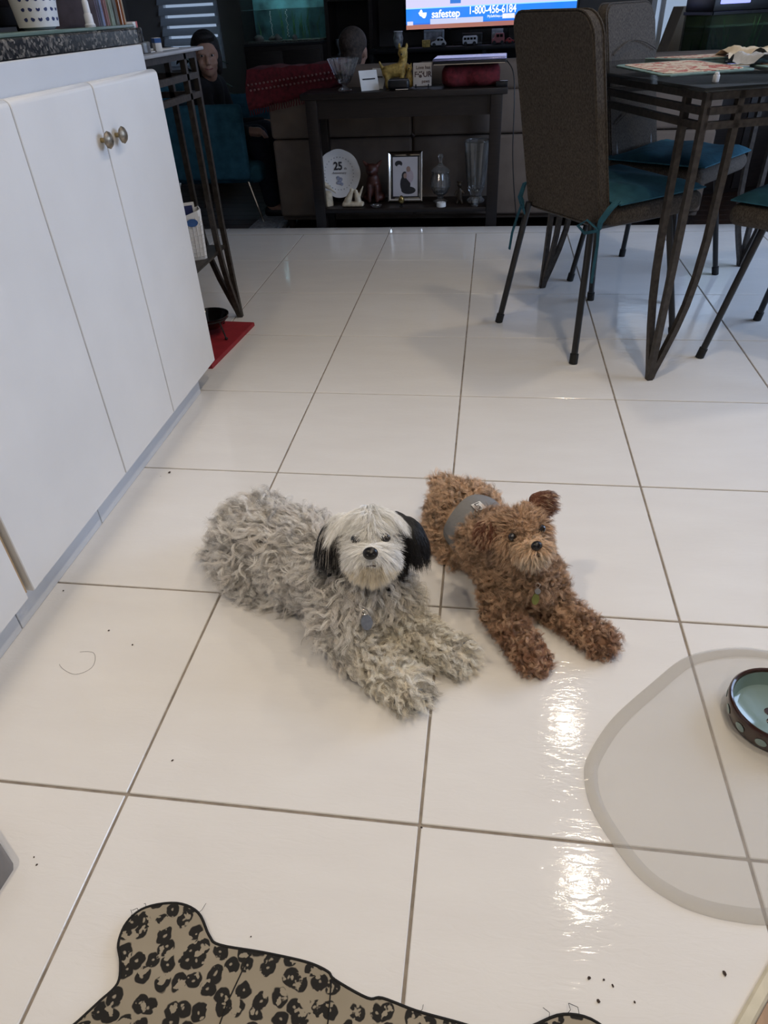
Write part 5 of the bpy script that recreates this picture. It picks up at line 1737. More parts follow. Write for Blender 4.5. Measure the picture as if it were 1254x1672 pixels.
# ================================================================== people
skin = pm('skin', (0.36, 0.20, 0.14), rough=0.55, var=0.08, vscale=30)
dark_knit = pm('black_sweater', (0.008, 0.008, 0.010), rough=0.9, var=0.3, vscale=40)
denim = pm('dark_denim', (0.010, 0.012, 0.022), rough=0.9, var=0.3, vscale=50)
hair_dark = pm('dark_hair', (0.010, 0.007, 0.006), rough=0.6, var=0.5, vscale=60, bump=0.8, bscale=90, bdist=0.01)
hair_grey = pm('brown_grey_hair', (0.060, 0.042, 0.032), rough=0.7, var=0.5, vscale=60, bump=0.8, bscale=110, bdist=0.008)


def face_head(b, H, fwd, s=1.0):
    """lumps of a head looking along fwd: skull, jaw, brow, nose, cheeks, ears"""
    H = Vector(H)
    f = Vector(fwd).normalized()
    r_ = f.cross(Vector((0, 0, 1))).normalized()
    u = r_.cross(f)
    M3 = Matrix((r_, f, u)).transposed()
    for (o, rad) in (((0, -0.012, 0.022), (0.074, 0.090, 0.088)), ((0, 0.020, -0.045), (0.056, 0.060, 0.058)), ((0, 0.052, -0.080), (0.030, 0.026, 0.022)),
                     ((0, 0.088, -0.012), (0.011, 0.016, 0.024)), ((0, 0.096, -0.026), (0.015, 0.013, 0.011)), ((-0.036, 0.055, -0.030), (0.024, 0.026, 0.024)), ((0.036, 0.055, -0.030), (0.024, 0.026, 0.024)),
                     ((-0.030, 0.066, 0.026), (0.026, 0.016, 0.010)), ((0.030, 0.066, 0.026), (0.026, 0.016, 0.010)), ((-0.076, -0.010, -0.010), (0.010, 0.020, 0.032)), ((0.076, -0.010, -0.010), (0.010, 0.020, 0.032)),
                     ((0, 0.076, -0.054), (0.022, 0.012, 0.006)), ((0, 0.073, -0.066), (0.020, 0.012, 0.007))):
        ellipsoid(b, H+s*(M3 @ Vector(o)), [s*q for q in rad], rot=M3)
    return H, M3


def hand(b, W, d, s=1.0):
    """palm and five curled fingers from wrist W towards d"""
    d = Vector(d).normalized()
    side = d.cross(Vector((0, 0, 1))).normalized()
    W = Vector(W)
    P = W+d*0.05*s
    capsule(b, W, 0.026*s, P, 0.030*s, 3)
    for k, L in enumerate((0.060, 0.070, 0.066, 0.052)):
        o = P+side*(k-1.5)*0.019*s
        capsule(b, o, 0.010*s, o+d*L*0.5*s, 0.009*s, 4)
        capsule(b, o+d*L*0.5*s, 0.009*s, o+d*L*0.8*s+Vector((0, 0, -0.03*s)), 0.0075*s, 4)
    capsule(b, W+d*0.015*s+side*0.024*s, 0.012*s, W+d*0.05*s+side*0.055*s, 0.009*s, 4)


def seated_person(label, base, H, fwd, torso, hips, knee, foot, hair_mat, top_mat, group=None):
    """one continuous body; clothing and hair as parts"""
    t = thing('person', label, 'person', base)
    off = -Vector(base)
    b = B()
    H = Vector(H)+off
    torso, hips = [Vector(p)+off for p in torso], Vector(hips)+off
    Hc, M3 = face_head(b, H, fwd)
    capsule(b, H-M3.col[2]*0.08-M3.col[1]*0.015, 0.048, torso[0]+Vector((0, 0, 0.02)), 0.055)
    capsule(b, torso[0], 0.10, hips, 0.13)
    side = Vector(torso[1])
    side = (Vector((0, 1, 0)) if abs(fwd[0]) > abs(fwd[1])*3 else Vector((1, 0, 0)))
    return t, off, b, H, M3, torso, hips


# --- person in the teal chair, turned towards the kitchen
base = (-1.27, 4.35, ZL)
t = thing('person', 'smiling person in black top sitting sideways on the teal chair', 'person', base)
O = Vector(base)
b = B()
H = Vector((-1.235, 4.30, 0.745))-O
fw = Vector((0.35, -0.92, -0.05))
Hc, M3 = face_head(b, H, fw)
sh = Vector((-1.30, 4.36, 0.55))-O
hip = Vector((-1.36, 4.40, 0.24))-O
capsule(b, H+Vector((0, 0.01, -0.09)), 0.046, sh+Vector((0, 0, 0.05)), 0.056)
capsule(b, sh, 0.105, hip, 0.125)
for s in (-1, 1):
    S = sh+Vector((0.02, s*0.155, 0.02))
    E_ = S+Vector((0.06, s*0.04, -0.24))
    Wr = E_+Vector((0.23, -s*0.02, 0.02))
    capsule(b, sh+Vector((0, s*0.08, 0.01)), 0.075, S, 0.058)
    capsule(b, S, 0.055, E_, 0.042)
    capsule(b, E_, 0.042, Wr, 0.028)
    hand(b, Wr, (1, -s*0.1, -0.1))
    K = hip+Vector((0.37, s*0.10, 0.06))
    A = K+Vector((0.05, 0, -0.42))
    capsule(b, hip+Vector((0, s*0.09, -0.01)), 0.095, K, 0.065)
    capsule(b, K, 0.060, A, 0.040)
    capsule(b, A, 0.038, A+Vector((0.10, 0, -0.03)), 0.032)
body = new_obj('body', blob('body', b, 0.009, 4), skin, t)
me = body.data
b = B()
capsule(b, sh+Vector((0, 0, 0.015)), 0.118, hip+Vector((0, 0, 0.03)), 0.140)
for s in (-1, 1):
    S = sh+Vector((0.02, s*0.155, 0.02)); E_ = S+Vector((0.06, s*0.04, -0.24)); Wr = E_+Vector((0.20, -s*0.018, 0.018))
    capsule(b, sh+Vector((0, s*0.08, 0.01)), 0.086, S, 0.070); capsule(b, S, 0.068, E_, 0.055); capsule(b, E_, 0.055, Wr, 0.042)
new_obj('sweater', blob('sweater', b, 0.011, 4), dark_knit, t)
b = B()
for s in (-1, 1):
    K = hip+Vector((0.37, s*0.10, 0.06)); A = K+Vector((0.05, 0, -0.42))
    capsule(b, hip+Vector((0, s*0.09, -0.01)), 0.108, K, 0.078); capsule(b, K, 0.074, A+Vector((0, 0, 0.05)), 0.058)
new_obj('trousers', blob('trousers', b, 0.011, 4), denim, t)
for s in (-1, 1):
    K = hip+Vector((0.37, s*0.10, 0.06)); A = K+Vector((0.05, 0, -0.42))
    b = B(); capsule(b, A+Vector((-0.02, 0, -0.025)), 0.043, A+Vector((0.11, 0, -0.035)), 0.037, 6); new_obj('shoe', blob('shoe', b, 0.008, 3), M['black'], t)
b = B()
for (o, rad) in (((0, -0.030, 0.045), (0.088, 0.092, 0.092)), ((-0.062, -0.030, -0.02), (0.030, 0.050, 0.085)), ((0.062, -0.030, -0.02), (0.030, 0.050, 0.085)), ((0, 0.030, 0.100), (0.066, 0.050, 0.028)), ((0, -0.075, 0.0), (0.075, 0.04, 0.09))):
    ellipsoid(b, H+M3 @ Vector(o), rad, rot=M3)
new_obj('hair', blob('hair', b, 0.009, 3), hair_dark, t)
for s in (-1, 1):
    b = B(); ellipsoid(b, H+M3 @ Vector((s*0.030, 0.067, 0.010)), (0.011, 0.009, 0.005), rot=M3); e = fin(b, 'eye', M['porcelain'], t)
    b = B(); ellipsoid(b, H+M3 @ Vector((s*0.030, 0.0765, 0.010)), (0.006, 0.003, 0.006), rot=M3); fin(b, 'iris', M['black_gloss'], e)
b = B(); tube(b, [H+M3 @ Vector((x, 0.083-4*x*x, -0.060+9*x*x)) for x in (-0.024, -0.012, 0, 0.012, 0.024)], 0.0035, seg=6); fin(b, 'mouth', pm('lips', (0.22, 0.07, 0.06), rough=0.5, var=0.1, vscale=40), t)

# teal slip-covered chair under that person
t = thing('lounge_chair', 'teal slip-covered chair with thin metal legs by the sofa', 'chair', (-1.27, 4.37, ZL))
b = B(); box(b, (0.03, 0.03, 0.32), (0.60, 0.56, 0.12), bevel=0.04, seg=3); fin(b, 'seat', M['teal'], t)
b = B(); box(b, (-0.29, 0.03, 0.56), (0.11, 0.54, 0.48), bevel=0.04, seg=3); fin(b, 'backrest', M['teal'], t)
for sy in (-0.27, 0.33):
    b = B(); box(b, (0.02, sy, 0.50), (0.50, 0.055, 0.42), bevel=0.025, seg=3); fin(b, 'side_panel', M['teal'], t)
for (x, y) in ((-0.26, -0.24), (0.27, -0.24), (-0.26, 0.30), (0.27, 0.30)):
    b = B(); tube(b, [(x*0.85, y*0.95, 0.29), (x*1.15, y, 0.0)], 0.009, seg=8); fin(b, 'leg', M['silver'], t)

# --- head and shoulders of someone on the sofa, seen from behind
base = (-0.35, 4.45, ZL+0.451)
t = thing('person', 'person on the sofa seen from behind, only head showing', 'person', base)
O = Vector(base)
b = B()
H = Vector((-0.345, 4.44, 0.735))-O
fw = Vector((0.25, 1.0, 0))
Hc, M3 = face_head(b, H, fw)
sh = Vector((-0.35, 4.44, 0.545))-O
hip = Vector((-0.35, 4.40, 0.385))-O
capsule(b, H+Vector((0, 0, -0.08)), 0.05, sh, 0.06)
capsule(b, sh, 0.10, hip, 0.125)
for s in (-1, 1):
    S = sh+Vector((s*0.17, 0.01, -0.02)); E_ = S+Vector((s*0.03, 0.08, -0.13)); Wr = E_+Vector((-s*0.06, 0.22, 0.0))
    capsule(b, sh+Vector((s*0.07, 0, -0.01)), 0.075, S, 0.06); capsule(b, S, 0.055, E_, 0.042); capsule(b, E_, 0.042, Wr, 0.028); hand(b, Wr, (-s*0.3, 1, -0.1))
    K = hip+Vector((s*0.11, 0.45, 0.03)); A = K+Vector((0, 0.05, -0.42))
    capsule(b, hip+Vector((s*0.09, 0, 0)), 0.095, K, 0.065); capsule(b, K, 0.06, A, 0.04); capsule(b, A, 0.038, A+Vector((0, 0.14, -0.03)), 0.032)
new_obj('body', blob('body', b, 0.009, 4), skin, t)
b = B()
capsule(b, sh+Vector((0, 0, -0.02)), 0.115, hip, 0.138)
for s in (-1, 1):
    S = sh+Vector((s*0.17, 0.01, -0.02)); E_ = S+Vector((s*0.03, 0.08, -0.13)); Wr = E_+Vector((-s*0.05, 0.19, 0.0))
    capsule(b, sh+Vector((s*0.07, 0, -0.01)), 0.088, S, 0.072); capsule(b, S, 0.068, E_, 0.055); capsule(b, E_, 0.055, Wr, 0.042)
new_obj('shirt', blob('shirt', b, 0.011, 4), dark_knit, t)
b = B()
for s in (-1, 1):
    K = hip+Vector((s*0.11, 0.45, 0.03)); A = K+Vector((0, 0.05, -0.42))
    capsule(b, hip+Vector((s*0.09, 0, 0)), 0.108, K, 0.078); capsule(b, K, 0.074, A, 0.05)
new_obj('trousers', blob('trousers', b, 0.011, 4), denim, t)
b = B()
for (o, rad) in (((0, -0.022, 0.040), (0.086, 0.096, 0.086)), ((0, -0.060, -0.03), (0.072, 0.046, 0.070))):
    ellipsoid(b, H+M3 @ Vector(o), rad, rot=M3)
new_obj('hair', blob('hair', b, 0.009, 3), hair_grey, t)

# ================================================================== dogs
nose_m = pm('wet_black_nose', (0.008, 0.007, 0.008), rough=0.28, var=0.2, vscale=90, bump=0.5, bscale=260, bdist=0.001)
eye_m = pm('dark_dog_eye', (0.010, 0.006, 0.004), rough=0.04, coat=1.0, var=0.2, vscale=30)
metal_tag = pm('blue_grey_tag', (0.30, 0.33, 0.40), rough=0.32, metal=0.7, var=0.15, vscale=150)


def fur_material(name, attr, rough=0.36):
    m = bpy.data.materials.new(name)
    m.use_nodes = True
    nt = m.node_tree
    b = nt.nodes['Principled BSDF']
    a = nt.nodes.new('ShaderNodeAttribute')
    a.attribute_name = attr
    nt.links.new(a.outputs['Color'], b.inputs['Base Color'])
    b.inputs['Roughness'].default_value = rough
    b.inputs['Specular IOR Level'].default_value = 0.5
    return m


FUR = fur_material('dog_fur', 'fur_color')
HIDE = fur_material('dog_hide', 'fur_color', 0.9)


def nrm(v):
    return v/np.maximum(np.linalg.norm(v, axis=-1, keepdims=True), 1e-9)


def grow_fur(parent, body, style, n_clumps, per, seed, npts=11, name='fur', only=None):
    """style(p, n, rng) -> dict of per-clump arrays: keep, length, d0, d1, curl, turns, spread, radius, color"""
    rng = np.random.default_rng(seed)
    me = body.data
    me.calc_loop_triangles()
    nv = len(me.vertices)
    co = np.empty(nv*3); me.vertices.foreach_get('co', co); co = co.reshape(-1, 3)
    vn = np.empty(nv*3); me.vertex_normals.foreach_get('vector', vn); vn = vn.reshape(-1, 3)
    nt = len(me.loop_triangles)
    tri = np.empty(nt*3, dtype=np.int32); me.loop_triangles.foreach_get('vertices', tri); tri = tri.reshape(-1, 3)
    A, Bv, C = co[tri[:, 0]], co[tri[:, 1]], co[tri[:, 2]]
    ar = np.linalg.norm(np.cross(Bv-A, C-A), axis=1)
    idx = rng.choice(nt, n_clumps, p=ar/ar.sum())
    u, v = rng.random(n_clumps), rng.random(n_clumps)
    f = u+v > 1
    u[f], v[f] = 1-u[f], 1-v[f]
    P = A[idx]+u[:, None]*(Bv-A)[idx]+v[:, None]*(C-A)[idx]
    N = nrm(vn[tri[idx, 0]]+vn[tri[idx, 1]]+vn[tri[idx, 2]])
    s = style(P, N, rng)
    k = s['keep'] if only is None else s['keep'] & only(P)
    P, N = P[k], N[k]
    s = {q: (w[k] if isinstance(w, np.ndarray) and len(w) == len(k) else w) for q, w in s.items() if q != 'keep'}
    n = len(P)
    L = s['length']
    t = np.linspace(0, 1, npts)
    d0, d1 = nrm(s['d0']), nrm(s['d1'])
    D = nrm(d0[:, None, :]*(1-t)[None, :, None]**1.5+d1[:, None, :]*(1-(1-t)**1.5)[None, :, None])
    step = D*(L/(npts-1))[:, None, None]
    G = np.concatenate([np.zeros((n, 1, 3)), np.cumsum(step[:, 1:], axis=1)], axis=1)
    e1 = nrm(np.cross(D, np.array([0.31, 0.17, 0.93])))
    e2 = np.cross(D, e1)
    ph = rng.random(n)*2*np.pi
    hand_ = np.where(rng.random(n) < 0.5, -1.0, 1.0)
    ang = ph[:, None]+hand_[:, None]*2*np.pi*s['turns'][:, None]*t[None]
    amp = s['curl'][:, None]*np.minimum(1, t*2.2)[None]
    G = G+amp[..., None]*((np.cos(ang)-np.cos(ph)[:, None])[..., None]*e1+(np.sin(ang)-np.sin(ph)[:, None])[..., None]*e2)
    # strands of each lock
    tx = nrm(np.cross(N, np.array([0.2, 0.9, 0.3])))
    ty = np.cross(N, tx)
    ra = rng.random((n, per))*2*np.pi
    rr = np.sqrt(rng.random((n, per)))*s['spread'][:, None]
    off = rr[..., None]*(np.cos(ra)[..., None]*tx[:, None, :]+np.sin(ra)[..., None]*ty[:, None, :])
    close = 1-s['clump'][:, None]*(t**0.8)[None]
    lj = 1-0.25*rng.random((n, per))
    S = P[:, None, None, :]+off[:, :, None, :]*close[:, None, :, None]+G[:, None]*lj[:, :, None, None]
    S = S+rng.normal(0, 1, (n, per, 1, 3))*0.0012*t[None, None, :, None]**1.5
    S[..., 2] = np.maximum(S[..., 2], 0.0012+0.003*rng.random((n, per))[..., None])
    N_ = n*per
    pos = S.reshape(-1, 3).astype(np.float32)
    cu = bpy.data.hair_curves.new(name)
    cu.add_curves([npts]*N_)
    cu.attributes['position'].data.foreach_set('vector', pos.ravel())
    ra_ = cu.attributes.get('radius') or cu.attributes.new('radius', 'FLOAT', 'POINT')
    tap = 1-0.8*t**2
    rad = np.broadcast_to((s['radius'][:, None, None]*tap[None, None, :]), (n, per, npts)).astype(np.float32)
    ra_.data.foreach_set('value', np.ascontiguousarray(rad).ravel())
    ca = cu.attributes.new('fur_color', 'FLOAT_COLOR', 'CURVE')
    colr = s['color'][:, None, :]*(0.80+0.40*rng.random((n, per, 1)))
    col4 = np.concatenate([np.clip(colr, 0, 1), np.ones((n, per, 1))], axis=-1).astype(np.float32)
    ca.data.foreach_set('color', col4.ravel())
    cu.materials.append(FUR)
    o = bpy.data.objects.new(name, cu)
    COL.objects.link(o)
    o.parent = parent
    o['kind'] = 'stuff'
    return o


def swirl(P, k, amp):
    """smooth wandering direction field so neighbouring locks run together"""
    a = np.sin(P@np.array([1.0, 0.4, 0.3])*k)+np.sin(P@np.array([-0.5, 0.9, 0.8])*k*1.7+1.3)
    b_ = np.sin(P@np.array([0.2, -1.0, 0.6])*k*1.2+2.1)+np.sin(P@np.array([0.9, 0.7, -0.4])*k*1.5+0.4)
    c = np.sin(P@np.array([0.7, 0.2, 1.0])*k*1.3+4.0)
    return amp*np.stack([a, b_, c], axis=1)


def paint_hide(body, colfun):
    me = body.data
    nv = len(me.vertices)
    co = np.empty(nv*3); me.vertices.foreach_get('co', co); co = co.reshape(-1, 3)
    c = colfun(co)
    a = me.color_attributes.new('fur_color', 'FLOAT_COLOR', 'POINT')
    a.data.foreach_set('color', np.concatenate([c, np.ones((nv, 1))], axis=1).astype(np.float32).ravel())


def frame_axes(f, roll=0.0):
    f = np.array(f, float); f /= np.linalg.norm(f)
    u = np.array([0, 0, 1.0])-f[2]*f; u /= np.linalg.norm(u)
    r_ = np.cross(u, f)
    a = math.radians(roll)
    return r_*math.cos(a)+u*math.sin(a), f, u*math.cos(a)-r_*math.sin(a)


def V3(a):
    return Vector([float(q) for q in a])


def mat3(r_, f, u):
    return Matrix((V3(r_), V3(f), V3(u))).transposed()


# ------------------------------------------------------------------ grey dog
gd = thing('dog', 'shaggy grey and cream dog with black ears lying on the tiles', 'dog', (0, 0, 0))
gr, gf, gu = frame_axes((0.13, -0.86, 0.46))
gH = np.array([0.334, 0.384, 0.224])
gM = mat3(gr, gf, gu)
def gl(x, y, z):
    return V3(gH+gr*x+gf*y+gu*z)
b = B()
capsule(b, (0.072, 0.535, 0.078), 0.074, (0.16, 0.485, 0.085), 0.074)
capsule(b, (0.16, 0.485, 0.085), 0.074, (0.275, 0.415, 0.098), 0.074)
capsule(b, (0.275, 0.415, 0.10), 0.070, (0.318, 0.372, 0.105), 0.056)
capsule(b, (0.315, 0.385, 0.13), 0.052, V3(gH-gu*0.02-gf*0.02), 0.050)
ellipsoid(b, (0.075, 0.480, 0.055), (0.062, 0.045, 0.052)); ellipsoid(b, (0.07, 0.59, 0.055), (0.062, 0.045, 0.052))
capsule(b, (0.09, 0.455, 0.022), 0.022, (0.15, 0.435, 0.020), 0.020)
capsule(b, (0.005, 0.56, 0.05), 0.026, (-0.015, 0.52, 0.035), 0.018)
# front legs
capsule(b, (0.287, 0.345, 0.09), 0.044, (0.285, 0.318, 0.045), 0.034); capsule(b, (0.285, 0.318, 0.042), 0.032, (0.365, 0.252, 0.030), 0.026); capsule(b, (0.365, 0.252, 0.029), 0.026, (0.408, 0.222, 0.024), 0.027)
capsule(b, (0.345, 0.385, 0.09), 0.044, (0.362, 0.362, 0.045), 0.034); capsule(b, (0.362, 0.362, 0.042), 0.032, (0.440, 0.322, 0.030), 0.026); capsule(b, (0.440, 0.322, 0.029), 0.026, (0.482, 0.306, 0.024), 0.026)
# head
ellipsoid(b, gl(0, 0, 0.002), (0.050, 0.050, 0.043), rot=gM)
ellipsoid(b, gl(0, 0.042, -0.029), (0.037, 0.037, 0.029), rot=gM); ellipsoid(b, gl(0, 0.070, -0.020), (0.020, 0.018, 0.017), rot=gM)
ellipsoid(b, gl(0, 0.050, -0.046), (0.022, 0.024, 0.013), rot=gM)
for s in (-1, 1):
    ellipsoid(b, gl(s*0.053, -0.004, 0.016), (0.014, 0.024, 0.028), rot=gM @ Matrix.Rotation(s*R(-36), 3, 'Y'))
    ellipsoid(b, gl(s*0.070, 0.002, 0.000), (0.013, 0.024, 0.032), rot=gM @ Matrix.Rotation(s*R(-12), 3, 'Y'))
gbody = new_obj('body', blob('body', b, 0.0045, 5), HIDE, gd)

G_GREY = np.array(rgb(232, 226, 219)); G_CREAM = np.array(rgb(246, 236, 216)); G_WHITE = np.array(rgb(252, 250, 245)); G_BLACK = np.array([0.014, 0.013, 0.014]); G_DARK = np.array(rgb(120, 112, 106))


def g_local(P):
    d = P-gH
    return d@gr, d@gf, d@gu


def g_regions(P):
    x, y, z = g_local(P)
    head = (np.sqrt((x/0.092)**2+((y-0.015)/0.085)**2+((z+0.006)/0.066)**2) < 1.0) & (P[:, 2] > 0.135)
    ear = head & ((x > 0.033) | (x < -0.046)) & (y < 0.032) & (z > -0.056)
    muz = head & (y > 0.032) & (z < 0.006) & ~ear
    crown = head & ~ear & ~muz & (z > 0.012)
    return head, ear, muz, crown, x, y, z


def g_color(P):
    head, ear, muz, crown, x, y, z = g_regions(P)
    c = np.tile(G_GREY, (len(P), 1))
    tleg = np.clip((P[:, 0]-0.27)/0.08, 0, 1)[:, None]*np.clip((0.14-P[:, 2])/0.05, 0, 1)[:, None]
    c = c*(1-0.75*tleg)+G_CREAM*0.75*tleg
    c[head] = G_WHITE*0.98
    c[muz] = G_WHITE
    c[ear] = G_BLACK
    return c


paint_hide(gbody, lambda P: g_color(P)*0.75)
spine = nrm(np.array([[-0.30, 0.17, 0.0]]))[0]


def g_style(P, N, rng):
    n = len(P)
    head, ear, muz, crown, x, y, z = g_regions(P)
    hx = np.sign(x)
    L = 0.050+0.022*rng.random(n)
    curl = 0.0044+0.0026*rng.random(n)
    turns = 1.3+0.8*rng.random(n)
    spread = np.full(n, 0.0042)
    radius = np.full(n, 0.00023)
    clump = np.full(n, 0.42)
    down = np.array([0, 0, -1.0])
    rnd = rng.normal(0, 1, (n, 3))
    comb = spine*0.8+down*0.50+rnd*0.16+swirl(P, 75.0, 0.42)
    comb = comb-N*np.sum(comb*N, axis=1, keepdims=True)
    d0 = N*0.8+comb*0.8
    d1 = N*0.06+nrm(comb)*1.0+down*0.10
    # legs: shorter, flowing towards the paw
    leg = (P[:, 2] < 0.075) & (P[:, 0] > 0.25) & (P[:, 1] < 0.375)
    toe = nrm(np.array([[0.80, -0.45, -0.25]]))[0]
    d1 = np.where(leg[:, None], N*0.20+toe*0.8+rnd*0.14+swirl(P, 90.0, 0.22), d1)
    L = np.where(leg, 0.030+0.012*rng.random(n), L)
    curl = np.where(leg, 0.0032, curl)
    # chest: hangs
    chest = (P[:, 0] > 0.28) & ~leg & ~head
    d1 = np.where(chest[:, None], N*0.25+down*0.9+rnd*0.12+swirl(P, 80.0, 0.25), d1)
    # back of head
    d1 = np.where((head & ~crown & ~muz & ~ear)[:, None], N*0.25+down*0.8-gf*0.15+rnd*0.10, d1)
    L = np.where(head & ~crown & ~muz & ~ear, 0.030, L)
    # crown: parted fringe falling to both sides over the eyes
    fr = crown & (y > -0.035)
    side = (np.tanh(x/0.010))[:, None]*gr
    d0 = np.where(fr[:, None], N*0.40+side*0.85+gf*0.35+gu*0.05+rnd*0.02, d0)
    d1 = np.where(fr[:, None], side*0.46+gf*0.12-gu*0.90+rnd*0.03, d1)
    L = np.where(fr, 0.066+0.010*rng.random(n)-np.where(x > 0, 1.0, 0.45)*np.maximum(np.abs(x)-0.012, 0)-0.026*np.clip(1-np.abs(x)/0.011, 0, 1)*(y > 0.0), L)
    brow = fr & (y > 0.024)
    L = np.where(brow, 0.017+0.008*rng.random(n), L)
    d1 = np.where(brow[:, None], side*0.70+gf*0.45-gu*0.65+rnd*0.04, d1)
    bk = crown & ~fr
    d1 = np.where(bk[:, None], N*0.3-gf*0.5+down*0.5+side*0.4+rnd*0.1, d1)
    # muzzle: fans out from the bridge and drops in a rounded beard
    fan = nrm(P-V3n(gl(0, 0.070, 0.002)))
    d0 = np.where(muz[:, None], N*0.65+fan*0.55+rnd*0.02, d0)
    d1 = np.where(muz[:, None], fan*0.85-gu*0.50-gf*0.15+side*0.22+rnd*0.03, d1)
    bridge = muz & (z > -0.014)
    d1 = np.where(bridge[:, None], side*0.9-gu*0.45-gf*0.10+rnd*0.03, d1)
    L = np.where(muz, 0.024+0.006*rng.random(n), L)
    L = np.where(muz & (np.abs(x) < 0.014) & (y > 0.066), 0.009, L)
    # ears
    d0 = np.where(ear[:, None], N*0.35-gu*0.5+hx[:, None]*gr*0.35+rnd*0.03, d0)
    d1 = np.where(ear[:, None], -gu*1.0+hx[:, None]*gr*0.14+rnd*0.05, d1)
    L = np.where(ear, 0.036+0.014*rng.random(n), L)
    straight = head
    curl = np.where(straight, 0.0005, curl)
    clump = np.where(straight, 0.30, clump)
    curl = np.where(head & ~crown & ~muz & ~ear, 0.003, curl)
    turns = np.where(straight, 0.5, turns)
    spread = np.where(straight, 0.0035, spread)
    radius = np.where(straight, 0.00022, radius)
    c = g_color(P)
    q = rng.random(n)[:, None]
    body_ = ~head
    mixd = np.where(q < 0.28, c*0.52, np.where(q > 0.60, c*0.6+G_WHITE*0.45, c))  # random locks darkened or lightened to imitate gaps and highlights in the curls
    c = np.where(body_[:, None], mixd, c*(0.85+0.25*q))
    # greyer top of the head, tan stain along the lower beard and darker hair by the ears
    topg = crown & (y < -0.022)
    c = np.where(topg[:, None], G_GREY*1.0, c)
    stain = muz & (z < -0.036)
    c = np.where(stain[:, None], G_CREAM*0.90, c)
    dark_sides = head & ~crown & ~muz & ~ear & (np.abs(x) > 0.030)
    c = np.where(dark_sides[:, None], np.where(q < 0.6, G_DARK*0.5, G_GREY*0.9), c)
    greyear = ear & (q[:, 0] > 0.86) & (x < 0)
    c = np.where(greyear[:, None], G_GREY*0.7, c)
    # no hair over the nose leather
    nd = np.linalg.norm(P-V3n(gl(0, 0.088, -0.014)), axis=1)
    keep = (nd > 0.013) & (P[:, 2] > 0.006)
    return dict(keep=keep, length=L, d0=d0, d1=d1, curl=curl, turns=turns, spread=spread, radius=radius, clump=clump, color=c)


def V3n(v):
    return np.array([v.x, v.y, v.z])


grow_fur(gd, gbody, g_style, 7600, 16, 21, only=lambda P: ~g_regions(P)[0])
grow_fur(gd, gbody, g_style, 34000, 6, 22, name='head_fur', npts=9, only=lambda P: g_regions(P)[0])
b = B(); ellipsoid(b, gl(0, 0.0945, -0.012), (0.0125, 0.0085, 0.0105), rot=gM); nz = fin(b, 'nose', nose_m, gd)
for s in (-1, 1):
    b = B(); ellipsoid(b, gl(s*0.0050, 0.1022, -0.014), (0.0026, 0.0014, 0.0022), rot=gM); fin(b, 'nostril', M['black'], nz)
    b = B(); ellipsoid(b, gl(s*0.0245, 0.0470, 0.003), (0.0090, 0.0070, 0.0088), rot=gM); fin(b, 'eye', eye_m, gd)
b = B(); tube(b, [gl(x, 0.0855-14*x*x, -0.034-26*x*x) for x in (-0.007, -0.0035, 0, 0.0035, 0.007)], 0.0013, seg=6); fin(b, 'mouth', pm('dark_lip', (0.05, 0.035, 0.035), rough=0.5, var=0.2, vscale=60), gd)
# collar and tag
b = B()
cN = np.array([0.318, 0.372, 0.148])
cpts = []
for k in range(28):
    a = 2*PI*k/28
    v = cN+np.array([1, 0.15, 0.0])*0.060*math.cos(a)+np.array([-0.1, 0.75, 0.55])*0.058*math.sin(a)
    cpts.append(V3(v))
tube(b, cpts, 0.006, seg=8, closed=True)
cl_ = fin(b, 'collar', pm('dark_grey_collar', (0.06, 0.06, 0.065), rough=0.7, var=0.2, vscale=60), gd)
tagc = Vector((0.3345, 0.286, 0.112))
b = B(); lathe(b, [(0, -0.0008), (0.0098, -0.0008), (0.0102, 0), (0.0098, 0.0008), (0, 0.0008)], 28)
for v in b.verts:
    v.co.y *= 1.35
tg = fin(b, 'tag', metal_tag, cl_, loc=tagc, rot=(R(58), R(-6), R(6)))
b = B(); tube(b, [tagc+Vector((-0.004+0.005*math.cos(2*PI*k/16), 0.006, 0.018+0.006*math.sin(2*PI*k/16))) for k in range(16)], 0.0009, seg=6, closed=True); fin(b, 'ring', M['silver'], cl_)

# ------------------------------------------------------------------ brown dog
bd = thing('dog', 'curly red-brown terrier wearing a grey belly band on the tiles', 'dog', (0, 0, 0))
br, bf, bu = frame_axes((0.27, -0.82, 0.48), 7.0)
bH = np.array([0.593, 0.446, 0.192])
bM = mat3(br, bf, bu)
def bl(x, y, z):
    return V3(bH+br*x+bf*y+bu*z)
b = B()
capsule(b, (0.478, 0.665, 0.068), 0.064, (0.530, 0.590, 0.070), 0.058)
capsule(b, (0.530, 0.590, 0.070), 0.058, (0.590, 0.490, 0.080), 0.060)
capsule(b, (0.592, 0.480, 0.085), 0.058, (0.605, 0.455, 0.090), 0.050)
capsule(b, (0.598, 0.468, 0.115), 0.046, V3(bH-bu*0.018-bf*0.015), 0.040)
ellipsoid(b, (0.448, 0.655, 0.048), (0.036, 0.055, 0.046)); ellipsoid(b, (0.520, 0.70, 0.048), (0.036, 0.055, 0.046))
capsule(b, (0.440, 0.625, 0.018), 0.018, (0.468, 0.590, 0.016), 0.016)
capsule(b, (0.462, 0.715, 0.085), 0.018, (0.430, 0.725, 0.105), 0.010)
capsule(b, (0.566, 0.455, 0.075), 0.034, (0.562, 0.420, 0.035), 0.026); capsule(b, (0.562, 0.420, 0.033), 0.025, (0.603, 0.348, 0.024), 0.020); capsule(b, (0.603, 0.348, 0.023), 0.020, (0.622, 0.314, 0.019), 0.021)
